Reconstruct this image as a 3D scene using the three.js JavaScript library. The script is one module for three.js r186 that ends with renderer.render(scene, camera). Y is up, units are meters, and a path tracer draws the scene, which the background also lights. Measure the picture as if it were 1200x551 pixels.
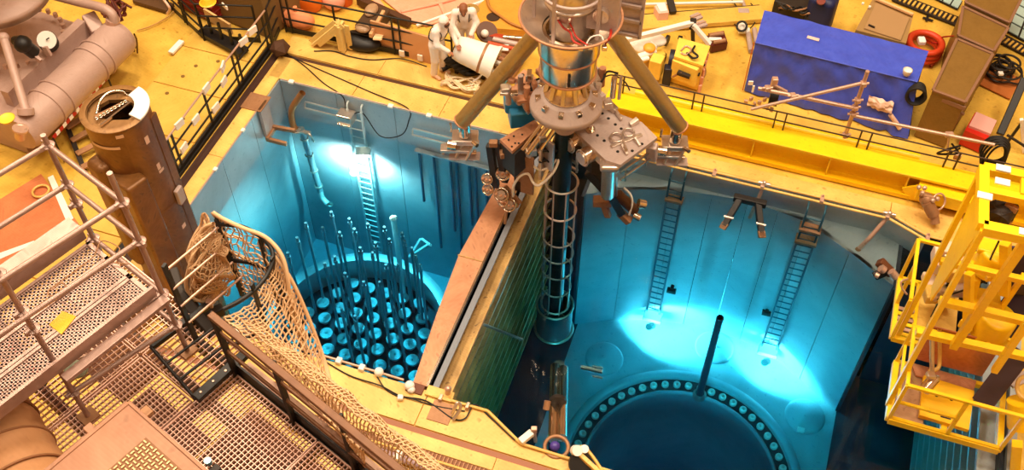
import * as THREE from 'three';
import { mergeGeometries } from 'three/addons/utils/BufferGeometryUtils.js';
import { RoundedBoxGeometry } from 'three/addons/geometries/RoundedBoxGeometry.js';
import { MarchingCubes } from 'three/addons/objects/MarchingCubes.js';
import { RectAreaLightUniformsLib } from 'three/addons/lights/RectAreaLightUniformsLib.js';
import { ImprovedNoise } from 'three/addons/math/ImprovedNoise.js';

// ------------------------------------------------------------------ camera, exposure, light
const scene = new THREE.Scene();
const camera = new THREE.PerspectiveCamera(25.25, 1200 / 551, 0.1, 200);
camera.rotation.order = 'YXZ';
camera.position.set(0, 16, 0);
camera.rotation.set(THREE.MathUtils.degToRad(-50.8), THREE.MathUtils.degToRad(18.9), 0);
const renderer = new THREE.WebGLRenderer({ antialias: true });
renderer.toneMapping = THREE.LinearToneMapping;
renderer.toneMappingExposure = 1.0;
renderer.shadowMap.enabled = true;
scene.background = new THREE.Color(0x0a0806);
RectAreaLightUniformsLib.init();
const HALL_LIGHT = new THREE.Color().setRGB(1.0, 0.80, 0.58), HALL_POWER = 38;      // sodium high-bay lamps
const LEFT_WATER = -1.08, RIGHT_WATER = -0.42;

// ------------------------------------------------------------------ helpers
let seed = 7;
const rnd = () => { seed = (seed + 0x6d2b79f5) | 0; let t = Math.imul(seed ^ (seed >>> 15), 1 | seed); t = (t + Math.imul(t ^ (t >>> 7), 61 | t)) ^ t; return ((t ^ (t >>> 14)) >>> 0) / 4294967296; };
const rr = (a, b) => a + (b - a) * rnd();
const V = (x, y, z) => new THREE.Vector3(x, y, z);
const D = THREE.MathUtils.degToRad;
const used = {};
function numbered(n) { const k = used[n] = (used[n] ?? -1) + 1; return k ? n + '_' + String(k).padStart(3, '0') : n; }
function thing(name, label, category, pos = V(0, 0, 0), group, turn = 0) {
  const o = new THREE.Group(); o.name = numbered(name); o.position.copy(pos); o.rotation.y = turn; o.userData = { label, category };
  if (group) o.userData.group = group;
  scene.add(o); return o;
}
function structure(name) { const o = new THREE.Group(); o.name = numbered(name); o.userData = { kind: 'structure' }; scene.add(o); return o; }
function metreUV(g) {
  const p = g.attributes.position, n = g.attributes.normal, uv = new Float32Array(p.count * 2);
  for (let i = 0; i < p.count; i++) {
    const ax = Math.abs(n.getX(i)), ay = Math.abs(n.getY(i)), az = Math.abs(n.getZ(i)), x = p.getX(i), y = p.getY(i), z = p.getZ(i);
    if (ay >= ax && ay >= az) { uv[2 * i] = x; uv[2 * i + 1] = z; } else if (ax >= az) { uv[2 * i] = z; uv[2 * i + 1] = y; } else { uv[2 * i] = x; uv[2 * i + 1] = y; }
  }
  g.setAttribute('uv', new THREE.BufferAttribute(uv, 2));
}
const join = (list) => { const l = list.flat(9).map((g) => { const h = g.index ? g.toNonIndexed() : g.clone(); for (const k of Object.keys(h.attributes)) if (!['position', 'normal', 'uv'].includes(k)) h.deleteAttribute(k); if (!h.attributes.uv) h.setAttribute('uv', new THREE.BufferAttribute(new Float32Array(h.attributes.position.count * 2), 2)); return h; }); return l.length === 1 ? l[0] : mergeGeometries(l); };
// clusters of geometries whose boxes touch; pieces that stand apart become meshes of their own
function clusters(list) {
  const gs = [list].flat(9), bs = gs.map((g) => { g.computeBoundingBox(); return g.boundingBox.clone().expandByScalar(.006); }), id = gs.map((_, i) => i);
  const root = (i) => { while (id[i] !== i) i = id[i]; return i; };
  for (let i = 0; i < gs.length; i++) for (let j = 0; j < i; j++) if (bs[i].intersectsBox(bs[j])) id[root(i)] = root(j);
  const m = new Map(); gs.forEach((g, i) => { const r = root(i); if (!m.has(r)) m.set(r, []); m.get(r).push(g); }); return [...m.values()];
}
// named meshes made of geometries given in world coordinates, hung under their parent; returns the first
function part(name, geos, mat, parent, label) {
  let first; parent.updateWorldMatrix(true, false); const inv = parent.matrixWorld.clone().invert();
  for (const c of clusters(geos)) {
    const g = join(c); if (mat.userData.metres) metreUV(g);
    g.applyMatrix4(inv);
    const o = new THREE.Mesh(g, mat); o.name = name; o.castShadow = o.receiveShadow = true;
    if (label) o.userData.label = label;
    parent.add(o); first ??= o;
  }
  return first;
}
// what nobody could count: one mesh
function stuff(name, geos, mat, parent) {
  const g = join([geos]); if (mat.userData.metres) metreUV(g);
  parent.updateWorldMatrix(true, false); g.applyMatrix4(parent.matrixWorld.clone().invert());
  const o = new THREE.Mesh(g, mat); o.name = name; o.userData.kind = 'stuff'; o.castShadow = o.receiveShadow = true; parent.add(o); return o;
}
// a piece that shares its geometry with its like
function piece(name, geo, mat, parent, pos, ry = 0, rx = 0, rz = 0) {
  const o = new THREE.Mesh(geo, mat); o.name = name; o.castShadow = o.receiveShadow = true; o.position.copy(pos); o.rotation.set(rx, ry, rz, 'YXZ'); parent.add(o); return o;
}
// a thing that is a single mesh
function solo(name, label, category, geos, mat, group, kind) {
  if (clusters(geos).length > 1) { const all = join([geos]); all.computeBoundingBox(); const b = all.boundingBox, t = thing(name, label, category, V((b.min.x + b.max.x) / 2, b.min.y, (b.min.z + b.max.z) / 2), group); part(name.split('_').pop().replace(/s$/, ''), geos, mat, t); return t; }
  const g = join([geos]); if (mat.userData.metres) metreUV(g);
  g.computeBoundingBox(); const b = g.boundingBox, c = V((b.min.x + b.max.x) / 2, b.min.y, (b.min.z + b.max.z) / 2);
  g.translate(-c.x, -c.y, -c.z);
  const o = new THREE.Mesh(g, mat); o.name = numbered(name); o.position.copy(c); o.castShadow = o.receiveShadow = true; o.userData = { label, category };
  if (group) o.userData.group = group; if (kind) o.userData.kind = kind;
  scene.add(o); return o;
}
function copyOf(root, pos, turn, label) { const c = root.clone(); c.name = numbered(root.name.replace(/_\d{3}$/, '')); c.userData = { ...root.userData, label: label ?? root.userData.label }; c.position.copy(pos); c.rotation.y = turn; scene.add(c); return c; }
const box = (x0, x1, y0, y1, z0, z1, r = 0) => {
  const w = Math.abs(x1 - x0), h = Math.abs(y1 - y0), d = Math.abs(z1 - z0);
  const g = r ? new RoundedBoxGeometry(w, h, d, 2, Math.min(r, w / 2.01, h / 2.01, d / 2.01)) : new THREE.BoxGeometry(w, h, d);
  return g.translate((x0 + x1) / 2, (y0 + y1) / 2, (z0 + z1) / 2);
};
const UP = V(0, 1, 0);
function align(g, a, b) { const d = b.clone().sub(a); return g.applyQuaternion(new THREE.Quaternion().setFromUnitVectors(UP, d.clone().normalize())).translate((a.x + b.x) / 2, (a.y + b.y) / 2, (a.z + b.z) / 2); }
const rod = (a, b, r, n = 12, r2 = r) => align(new THREE.CylinderGeometry(r2, r, a.distanceTo(b), n), a, b);
// rectangular bar from a to b, w across (level), h the other way
function bar(a, b, w, h = w, r = 0) {
  const d = b.clone().sub(a), L = d.length(), z = d.normalize(), ref = Math.abs(z.y) > 0.95 ? V(1, 0, 0) : UP, x = new THREE.Vector3().crossVectors(ref, z).normalize(), y = new THREE.Vector3().crossVectors(z, x);
  const g = r ? new RoundedBoxGeometry(w, h, L, 2, r) : new THREE.BoxGeometry(w, h, L);
  return g.applyMatrix4(new THREE.Matrix4().makeBasis(x, y, z)).translate((a.x + b.x) / 2, (a.y + b.y) / 2, (a.z + b.z) / 2);
}
const tube = (pts, r, n = 0, k = 8, closed = false, t = 0.5) => new THREE.TubeGeometry(new THREE.CatmullRomCurve3(pts, closed, 'catmullrom', t), n || Math.max(8, pts.length * 6), r, k, closed);
const lathe = (prof, c, n = 32) => new THREE.LatheGeometry(prof.map(([r, y]) => new THREE.Vector2(r, y)), n).translate(c.x, c.y, c.z);
const ring = (c, R, r, n = 40, k = 8) => new THREE.TorusGeometry(R, r, k, n).rotateX(Math.PI / 2).translate(c.x, c.y, c.z);
const disc = (c, r, h, n = 24) => new THREE.CylinderGeometry(r, r, h, n).translate(c.x, c.y, c.z);
const ball = (c, r, n = 14) => new THREE.SphereGeometry(r, n, Math.max(8, n - 4)).translate(c.x, c.y, c.z);
// plan polygon [[x, z], ...] raised from y0 to y1, with holes
function slab(poly, y0, y1, holes = []) {
  const s = new THREE.Shape(poly.map(([x, z]) => new THREE.Vector2(x, -z)));
  for (const h of holes) s.holes.push(new THREE.Path(h.map(([x, z]) => new THREE.Vector2(x, -z))));
  return new THREE.ExtrudeGeometry(s, { depth: y1 - y0, bevelEnabled: false }).rotateX(-Math.PI / 2).translate(0, y0, 0);
}
const lerpV = (a, b, t) => a.clone().lerp(b, t);
// turned box: centre, sizes along u, up and v, turn about y
const tbox = (c, w, h, d, ry, r = 0) => (r ? new RoundedBoxGeometry(w, h, d, 2, r) : new THREE.BoxGeometry(w, h, d)).rotateY(ry).translate(c.x, c.y, c.z);

// ------------------------------------------------------------------ materials
const noise = new ImprovedNoise();
function tileNoise(x, y, period, z) { // tiles with the period
  const a = x / period * Math.PI * 2, b = y / period * Math.PI * 2, R = period / (2 * Math.PI);
  return noise.noise(Math.cos(a) * R + 17 + z, Math.sin(a) * R + Math.cos(b) * R * 0.77 + 5, Math.sin(b) * R + 9 - z * 2);
}
// colour texture over `metres` of surface: base colour, broad tone, fine grain, spots of wear
function surface(size, metres, paint) {
  const data = new Uint8Array(size * size * 4);
  for (let j = 0; j < size; j++) for (let i = 0; i < size; i++) {
    const x = i / size * metres, y = j / size * metres;
    const broad = tileNoise(x * 1.3, y * 1.3, metres * 1.3, 0) * 0.6 + tileNoise(x * 3.7, y * 3.7, metres * 3.7, 3) * 0.4, fine = tileNoise(x * 14, y * 14, metres * 14, 6), grit = ((Math.imul(i * 7919 + j * 104729, 2654435761) >>> 16) & 255) / 255 - 0.5;
    const c = paint(broad, fine, grit, x, y);
    const k = (j * size + i) * 4; data[k] = Math.max(0, Math.min(255, c[0])); data[k + 1] = Math.max(0, Math.min(255, c[1])); data[k + 2] = Math.max(0, Math.min(255, c[2])); data[k + 3] = 255;
  }
  const t = new THREE.DataTexture(data, size, size, THREE.RGBAFormat); t.colorSpace = THREE.SRGBColorSpace; t.wrapS = t.wrapT = THREE.RepeatWrapping; t.magFilter = THREE.LinearFilter; t.minFilter = THREE.LinearMipmapLinearFilter; t.generateMipmaps = true; t.needsUpdate = true; t.repeat.set(1 / metres, 1 / metres);
  return t;
}
const mixc = (a, b, t) => { t = Math.max(0, Math.min(1, t)); return [a[0] + (b[0] - a[0]) * t, a[1] + (b[1] - a[1]) * t, a[2] + (b[2] - a[2]) * t]; };
function std(color, roughness = 0.6, metalness = 0, extra = {}) { return new THREE.MeshStandardMaterial({ color, roughness, metalness, side: THREE.DoubleSide, ...extra }); }
function mapped(tex, roughness, metalness, extra = {}) { const m = std(0xffffff, roughness, metalness, { map: tex, ...extra }); m.userData.metres = true; return m; }
const worn = (base, dark, amount = 0.5, grain = 8) => (b, f, g) => { const c = mixc(base, dark, 0.25 + b * 0.55 * amount + Math.max(0, f - 0.35) * amount * 1.6); const n = f * grain + g * grain * 0.6; return [c[0] + n, c[1] + n, c[2] + n]; };
const M = {
  deck: mapped(surface(512, 5, worn([238, 200, 112], [182, 130, 54], 0.9, 8)), 0.42, 0),
  floorPaint: mapped(surface(512, 6, worn([230, 190, 84], [176, 128, 36], 0.9, 8)), 0.36, 0),
  deckSlab: mapped(surface(512, 4, worn([230, 190, 92], [186, 142, 50], 0.8, 7)), 0.38, 0),
  liner: mapped(surface(512, 4, worn([176, 186, 190], [136, 148, 156], 0.8, 4)), 0.42, 0.25),
  concrete: mapped(surface(256, 4, worn([190, 180, 165], [150, 140, 125], 0.6, 6)), 0.85, 0),
  gateTop: mapped(surface(512, 2.5, worn([206, 150, 112], [150, 96, 66], 1.0, 12)), 0.5, 0.2),
  gateRib: mapped(surface(256, 2, worn([206, 166, 100], [110, 82, 46], 1.3, 12)), 0.5, 0.2),
  yellow: mapped(surface(256, 3, worn([255, 214, 16], [232, 172, 8], 0.6, 5)), 0.38, 0),
  steel: mapped(surface(256, 1, worn([226, 212, 200], [176, 160, 146], 0.7, 8)), 0.28, 0.85),
  brushed: mapped(surface(256, 1, worn([238, 222, 204], [196, 174, 148], 0.7, 6)), 0.2, 1),
  greySteel: mapped(surface(256, 2, worn([196, 176, 168], [150, 130, 122], 0.6, 6)), 0.45, 0.15),
  galv: mapped(surface(256, 0.7, worn([222, 186, 164], [156, 122, 104], 0.9, 10)), 0.36, 0.5),
  black: std(0x14110f, 0.5, 0.1), dark: std(0x2a221c, 0.6, 0.2), white: std(0xf0ece4, 0.6), rubber: std(0x17130f, 0.7),
  shadeSteel: mapped(surface(256, 2, worn([40, 52, 66], [24, 32, 44], .7, 5)), .6, .2),  // shade of the unlit recesses and gates painted into the steel colour
  bracketPlate: mapped(surface(256, 1.5, worn([176, 130, 92], [120, 82, 52], 0.8, 8)), 0.5, 0.3),
};
const lampGlow = std(0x000000, 1, 0, { emissive: new THREE.Color(1, 1, 1), emissiveIntensity: 30 });

// ------------------------------------------------------------------ the hall
{
  const X0 = -27, X1 = 19, Z0 = -34, Z1 = 12, H = 27;
  const wallM = std(0xb59a78, 0.9);
  part('wall_back', box(X0 - .4, X1 + .4, -15.5, H, Z0 - .4, Z0), wallM, scene).userData.kind = 'structure';
  part('wall_front', box(X0 - .4, X1 + .4, -15.5, H, Z1, Z1 + .4), wallM, scene).userData.kind = 'structure';
  part('wall_left', box(X0 - .4, X0, -15.5, H, Z0, Z1), wallM, scene).userData.kind = 'structure';
  part('wall_right', box(X1, X1 + .4, -15.5, H, Z0, Z1), wallM, scene).userData.kind = 'structure';
  part('ceiling', box(X0 - .4, X1 + .4, H, H + .4, Z0 - .4, Z1 + .4), std(0x8a7458, 0.9), scene).userData.kind = 'structure';
  let k = 0;
  for (const x of [-19, -10, -1, 8]) for (const [z, power] of [[-17, 1.5], [-10.5, 1], [-2, .6]]) {
    const t = thing('ceiling_lamp', 'high-bay sodium lamp panel hanging under the hall ceiling', 'lamp', V(x, H - 1, z), 'hall ceiling lamps');
    part('housing', box(x - 1.75, x + 1.75, H - .9, H - .5, z - 1.75, z + 1.75), M.dark, t);
    part('hanger', rod(V(x, H - .5, z), V(x, H, z), .04), M.dark, t);
    const g = part('diffuser', box(x - 1.62, x + 1.62, H - .93, H - .9, z - 1.62, z + 1.62), std(0x000000, 1, 0, { emissive: HALL_LIGHT, emissiveIntensity: 4 }), t);
    const l = new THREE.RectAreaLight(HALL_LIGHT, HALL_POWER * power, 3.2, 3.2); l.position.set(x, H - .96, z); l.lookAt(x, 0, z); scene.add(l); k++;
  }
}
// ------------------------------------------------------------------ floor, pools
const LEFT_HOLE = [[-10.62, -14.93], [-5.0, -14.93], [-5.0, -8.55], [-10.62, -8.55]];
const WELL_HOLE = [[-4.5, -14.93], [-3.4, -14.93], [-2.7, -15.32], [2.72, -15.32], [3.52, -14.98], [5.2, -14.98], [5.2, -8.5], [3.36, -8.5], [2.65, -8.1], [-2.62, -8.1], [-3.36, -8.49], [-4.5, -8.49]];
{
  const f = structure('floor');
  part('base', slab([[-27, -34], [19, -34], [19, 12], [-27, 12]], -0.5, -0.04, [[[-10.75, -15.06], [-4.46, -15.06], [-4.46, -8.42], [-10.75, -8.42]], [[-4.46, -15.06], [-2.7, -15.45], [2.72, -15.45], [5.35, -15.1], [5.35, -8.42], [2.65, -7.96], [-2.62, -7.96], [-3.3, -8.36], [-4.46, -8.4]]]), M.floorPaint, f);
  const plate = (x0, x1, z0, z1, m = M.deck, y = 0) => part('plate', box(x0, x1, -0.04, y, z0, z1, .008), m, f);
  // steel plates round the two pools, a channel left open between them
  for (let x = -10.9; x < -2.8; x += 2.05) plate(x, Math.min(x + 2.04, -2.72), -15.64, x < -3.5 ? -14.95 : -15.34);
  for (let x = -11; x < -4; x += 2.4) plate(x, x + 2.39, -16.36, -15.78);
  for (let z = -15.6; z < -9; z += 1.62) plate(-10.97, -10.64, z, z + 1.61);
  part('plate', slab([[-2.7, -15.64], [2.74, -15.64], [2.74, -15.34], [-2.7, -15.34]], -.04, 0), M.deck, f);
  part('plate', slab([[2.76, -15.64], [6.5, -15.64], [6.5, -15.0], [3.53, -15.0], [2.76, -15.33]], -.04, 0), M.deck, f);
  // near side
  part('plate', slab([[-11, -7.83], [-11, -8.53], [-4.46, -8.53], [-4.46, -7.83]], -.04, 0), M.deck, f);
  part('plate', slab([[-4.44, -7.83], [-4.44, -8.47], [-3.36, -8.47], [-2.62, -8.08], [-.8, -8.08], [-.8, -7.83]], -.04, 0), M.deck, f);
  plate(-.79, 6, -8.08, -7.83);
  for (let x = -9.5; x < 4; x += 2.2) plate(x, x + 2.19, -7.7, -7.46);
  // slabs left of the railing
  const zs = [-16.2, -15.22, -13.95, -12.55, -11.2, -9.8, -8.4];
  for (let i = 0; i < 6; i++) part('floor_slab', box(-13.26, -11.42, -.06, .0, zs[i] + .012, zs[i + 1] - .012, .01), M.deckSlab, f);
  const oil = std(0x4a3418, 0.5);
}
const LINER_BOTTOM = -8.1;
{ // left pool: liner sheets with joints
  const w = (name, list) => { const o = structure(name); for (const b of list) part('liner_panel', b, M.liner, o); return o; };
  const B = LINER_BOTTOM, T = -0.04;
  const xs = [-10.62, -9.25, -7.85, -6.45, -5.0];
  w('wall_pool_back', xs.slice(1).map((x, i) => box(xs[i] + .006, x - .006, B, T, -15.05, -14.93)));
  const zs = [-14.93, -13.6, -12.3, -11.0, -9.75, -8.55];
  w('wall_pool_left', zs.slice(1).map((z, i) => box(-10.74, -10.62, B, T, zs[i] + .006, z - .006)));
  w('wall_pool_front', xs.slice(1).map((x, i) => box(xs[i] + .006, x - .006, B, T, -8.55, -8.43)));
  const fl = structure('floor_left_pool'); part('floor_plate', box(-10.9, -4.6, B - .3, B, -15.1, -8.3), M.liner, fl);
  // backing behind the liners
  const bk = structure('trim_1');
  part('concrete_mass', [slab([[-11.6, -15.9], [-4.5, -15.9], [-4.5, -7.7], [-11.6, -7.7]], B - .2, -.5, [[[-10.76, -15.07], [-4.9, -15.07], [-4.9, -8.41], [-10.76, -8.41]]])], M.concrete, bk);
}
// reactor well
const WELL_FLOOR = -7.62, VC = V(0.08, 0, -11.16);
{
  const B = WELL_FLOOR, T = -.04;
  const w = structure('wall_well_back');
  // upper edge follows the deck opening
  for (let i = 0; i < 5; i++) { const a = WELL_HOLE[i], b = WELL_HOLE[i + 1], dx = b[0] - a[0], dz = b[1] - a[1], L = Math.hypot(dx, dz), nx = dz / L * .15, nz = -dx / L * .15; part('upper_band', slab([a, b, [b[0] + nx, b[1] + nz], [a[0] + nx, a[1] + nz]], i === 0 || i === 4 ? B : -.78, T), i === 0 || i === 4 ? M.shadeSteel : M.liner, w); }
  // curved liner of flat sheets that lean out a little towards the rim
  const LO = [[-3.28, -14.3], [-2.4, -14.72], [-1.5, -15.02], [-.75, -15.14], [0, -15.2], [.65, -15.14], [1.3, -15.02], [2.2, -14.52], [3.12, -13.95]], HI = LO.map(([x, z]) => [x, z - .1]);
  for (let i = 0; i < 8; i++) {
    const g = new THREE.BufferGeometry(), e = .006, q = [LO[i], LO[i + 1], HI[i + 1], HI[i]].map(([x, z], k) => [x + (k === 1 || k === 2 ? -e : e), k < 2 ? B : -.75, z]), o = q.map(([x, y, z]) => [x, y, z - .1]);
    const F = (...n) => [n[0], n[1], n[2], n[0], n[2], n[3]].flat();
    g.setAttribute('position', new THREE.Float32BufferAttribute([F(...q), F(o[1], o[0], o[3], o[2]), F(q[3], q[2], o[2], o[3]), F(o[0], o[1], q[1], q[0]), F(q[1], o[1], o[2], q[2]), F(o[0], q[0], q[3], o[3])].flat(), 3)); g.computeVertexNormals();
    part('liner_panel', g, M.liner, w);
  }
  part('ledge', slab([...HI, [3.12, -15.5], [-3.28, -15.5]], -.85, -.75), M.liner, w);
  part('mass', slab([...LO.map(([x, z]) => [x, z - .45]), [3.12, -15.9], [-3.28, -15.9]], B - .3, -.86), M.concrete, w);
  part('return_wall', box(-3.36, -3.29, B, -.75, -15.4, -14.3), M.shadeSteel, w); part('return_wall', box(3.13, 3.2, B, -.75, -15.4, -13.95), M.shadeSteel, w);
  const wf = structure('wall_well_front');
  part('liner_panel', slab([[-4.5, -8.49], [-3.36, -8.49], [-2.62, -8.1], [2.65, -8.1], [3.36, -8.5], [5.2, -8.5], [5.2, -8.36], [3.4, -8.36], [2.7, -7.96], [-2.66, -7.96], [-3.4, -8.35], [-4.5, -8.35]], B, T), M.liner, wf);
  const ws = structure('wall_well_right'); part('liner_panel', box(5.2, 5.35, B, T, -15, -8.4), M.liner, ws);
  const cir = []; for (let i = 0; i < 64; i++) cir.push([VC.x + 2.15 * Math.cos(i / 32 * Math.PI), VC.z + 2.15 * Math.sin(i / 32 * Math.PI)]);
  const fl = structure('floor_well'); part('floor_plate', slab([[-3.2, -15.3], [3.15, -15.3], [3.15, -7.9], [-3.2, -7.9]], B - .35, B, [cir]), M.liner, fl); part('slot_plate', box(-4.9, -3.2, B - .35, B, -15.3, -7.9), M.shadeSteel, fl); part('slot_plate', box(3.15, 5.4, B - .35, B, -15.3, -7.9), M.shadeSteel, fl);
}
// ------------------------------------------------------------------ water
{
  const water = new THREE.MeshPhysicalMaterial({ color: 0xffffff, roughness: 0, transmission: 1, ior: 1.33, thickness: 7, attenuationColor: new THREE.Color().setRGB(0.705, 0.935, 0.973), attenuationDistance: 1, metalness: 0 });
  const a = part('water', slab([[-10.62, -14.93], [-5.02, -14.93], [-5.02, -8.55], [-10.62, -8.55]].map(([x, z]) => [x + (x < -8 ? -.03 : .03), z + (z < -12 ? -.03 : .03)]), -8.14, LEFT_WATER), water, scene);
  a.userData = { kind: 'structure', label: 'clear blue water in the left pool under the hall lights' };
  const b = part('water_001', slab([[-4.52, -14.95], [-3.42, -14.95], [-2.72, -15.36], [2.74, -15.36], [3.54, -15.0], [5.22, -15.0], [5.22, -8.48], [3.34, -8.48], [2.63, -8.08], [-2.62, -8.08], [-3.36, -8.47], [-4.52, -8.47]], -14.4, RIGHT_WATER), water, scene);
  b.userData = { kind: 'structure', label: 'turquoise water filling the round reactor well on the right' };
}
// ------------------------------------------------------------------ underwater lamps
function poolLamp(label, at, aim, power, angle, r = .085) {
  const t = thing('underwater_lamp', label, 'lamp', at);
  const d = aim.clone().sub(at).normalize();
  part('housing', [rod(at.clone().addScaledVector(d, -.22), at, r + .015, 16)], M.white, t);
  part('lens', align(new THREE.CylinderGeometry(r, r, .02, 20), at, at.clone().addScaledVector(d, .02)), lampGlow, t);
  const l = new THREE.SpotLight(new THREE.Color(1, 1, .9), power, 0, angle, .7, 2); l.position.copy(at).addScaledVector(d, .05); l.target.position.copy(aim); l.shadow.radius = 4; l.castShadow = true; scene.add(l); scene.add(l.target);
  return t;
}
poolLamp('underwater flood lamp below the left ladder foot in the well', V(-1.42, -6.95, -14.55), V(-1.2, -7.45, -15.0), 330, 1.45, .07);
poolLamp('underwater flood lamp below the right ladder foot in the well', V(1.36, -6.95, -14.45), V(1.55, -7.45, -14.9), 330, 1.45, .07);
poolLamp('bright underwater lamp on the ladder in the left pool', V(-8.62, -1.75, -14.62), V(-7.6, -3.2, -11.5), 230, 1.45, .16);
poolLamp('added lamp making a halo on the back wall beside the ladder in the left pool', V(-8.78, -2.35, -14.5), V(-8.85, -2.6, -14.93), 150, 1.45, .09);  // second lamp, added to throw a halo on the wall
poolLamp('added unseen flood lamp on the near wall of the well, left one', V(-1.6, -4.6, -8.35), V(-1.3, -5.4, -15), 120, .62, .1);  // added out of view to wash the back wall and floor evenly
poolLamp('added unseen flood lamp on the near wall of the well, right one', V(1.6, -4.6, -8.35), V(1.3, -5.4, -15), 120, .62, .1);  // its twin, likewise added out of view
poolLamp('added unseen lamp deep inside the open reactor vessel', V(.1, -9.5, -9.3), V(.1, -12.5, -13), 6, 1.2, .08);  // added below the near rim to give the vessel its navy tone
// ------------------------------------------------------------------ wall between the pools with its ribbed gate
{
  const w = structure('wall_middle');
  const L = [[-4.78, -8.56], [-4.93, -10], [-5.04, -11.5], [-4.95, -13.2], [-4.93, -14.93]];
  const lx = (z) => { for (let i = 0; i < 4; i++) if (z <= L[i][1] && z >= L[i + 1][1]) return L[i][0] + (L[i + 1][0] - L[i][0]) * (z - L[i][1]) / (L[i + 1][1] - L[i][1]); return -4.9; };
  const capPoly = (za, zb) => { const p = []; for (let k = 0; k <= 4; k++) { const z = za + (zb - za) * k / 4; p.push([lx(z), z]); } return [...p, [-4.54, zb], [-4.54, za]]; };
  part('cap_plate', slab(capPoly(-8.6, -11.52), -.1, 0), M.gateTop, w);
  part('cap_plate', slab(capPoly(-11.54, -14.93), -.1, 0), M.gateTop, w);
  part('cap_seam', rod(V(-5.06, .005, -11.53), V(-4.52, .005, -11.53), .014, 8), M.gateRib, w);
  part('core', slab([[-4.82, -8.56], [-5.0, -11.5], [-4.92, -14.93], [-4.56, -14.93], [-4.56, -8.56]], -8.1, -.1), M.liner, w);
  part('rail_strip', [box(-4.54, -4.5, -.1, .03, -14.9, -8.6)], M.brushed, w);
  const g = thing('pool_gate', 'ribbed steel gate plate hung along the wall between the two pools', 'gate', V(-4.47, -7.6, -11.7));
  part('plate', box(-4.5, -4.44, -7.6, -.02, -14.85, -8.62), M.shadeSteel, g);
  part('top_flange', box(-4.49, -4.33, -.06, -.02, -14.8, -8.65), std(0x7c828c, .5, .2), g);
  for (let k = 0; k < 12; k++) part('rib', box(-4.44, -4.14, -.40 - k * .6, -.30 - k * .6, -14.8, -8.65, .01), M.gateRib, g);
  for (const z of [-14.7, -12.7, -10.7, -8.8]) part('stiffener', box(-4.44, -4.36, -7.5, -.1, z - .03, z + .03), M.gateRib, g);
  part('strut', [rod(V(-4.42, -.6, -10.54), V(-3.51, -1.6, -10.86), .03)], M.steel, g);
  const g2 = thing('well_gate', 'blue lit ribbed gate plate under the yellow crane basket', 'gate', V(5.15, -7.6, -11.7));
  part('plate', box(5.1, 5.16, -7.6, -.1, -14.9, -8.6), M.shadeSteel, g2);
  for (let k = 0; k < 11; k++) part('rib', box(4.8, 5.1, -.40 - k * .66, -.30 - k * .66, -14.8, -8.65), M.liner, g2);
}
// ------------------------------------------------------------------ reactor vessel flange
{
  const B = WELL_FLOOR, c = V(VC.x, 0, VC.z);
  const v = thing('reactor_vessel', 'open round reactor vessel with a ring of bolts under turquoise water', 'reactor', V(c.x, -14, c.z));
  part('shell', lathe([[2.13, -14.2], [2.13, B - .02], [2.16, B + .1], [2.2, B + .1], [2.2, -14.2]], c, 72), M.liner, v);
  part('bottom', disc(V(c.x, -14.2, c.z), 2.2, .1, 48), M.liner, v);
  part('flange', lathe([[2.13, B - .05], [2.13, B + .08], [2.19, B + .08], [2.2, B + .03], [2.5, B + .03], [2.52, B + .1], [2.56, B + .13], [2.72, B + .13], [2.76, B + .02], [2.76, B - .05]], c, 96), M.liner, v);
  part('bolt_band', lathe([[2.2, B + .035], [2.2, B + .05], [2.495, B + .05], [2.495, B + .035]], c, 96), std(0x122a32, .5, .3), v);
  const bolt = new THREE.LatheGeometry([[0, .03], [.03, .03], [.035, .1], [.075, .1], [.085, .08], [.085, 0]].map(([r, y]) => new THREE.Vector2(r, y)), 16), bm = std(0xe2e2d4, .4, .1);
  for (let i = 0; i < 54; i++) { const a = (i + .35) / 54 * Math.PI * 2; piece('bolt', bolt, bm, v, V(2.35 * Math.cos(a), B + .05 + 14, 2.35 * Math.sin(a))); }
  const p = V(2.44, -7.5, -13.15); part('tag', box(p.x - .08, p.x + .08, B + .14, B + .2, p.z - .06, p.z + .06), M.white, v);
  // round cover plates on the well floor
  for (const [q, s] of [[V(0.11, -7.6, -14.74), 'round steel cover on the well floor at the foot of the dark post'], [V(-2.32, -7.6, -13.61), 'round steel cover on the well floor left of the lit lamp'], [V(2.48, -7.6, -13.59), 'round steel cover on the well floor nearest the dark right corner']]) {
    const t = thing('floor_cover', s, 'cover', V(q.x, B, q.z), 'round covers on the well floor');
    part('plate', lathe([[0, B + .1], [.4, B + .03], [.44, B + .025], [.46, B]], V(q.x, 0, q.z), 40), M.liner, t);
    part('knob', disc(V(q.x, B + .1, q.z), .03, .03), M.liner, t);
  }
  const post = thing('guide_post', 'dark upright guide post standing on the edge of the reactor flange', 'post', V(.06, B, -13.35));
  part('tube', lathe([[.085, B + .1], [.085, -3.1], [.075, -3.06], [.055, -3.06], [.05, -3.2]], V(.06, 0, -13.35), 20), std(0x16424f, .35, .5), post);
  part('foot', lathe([[.16, B], [.16, B + .12], [.1, B + .2]], V(.06, 0, -13.35), 20), M.steel, post);
}
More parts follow.
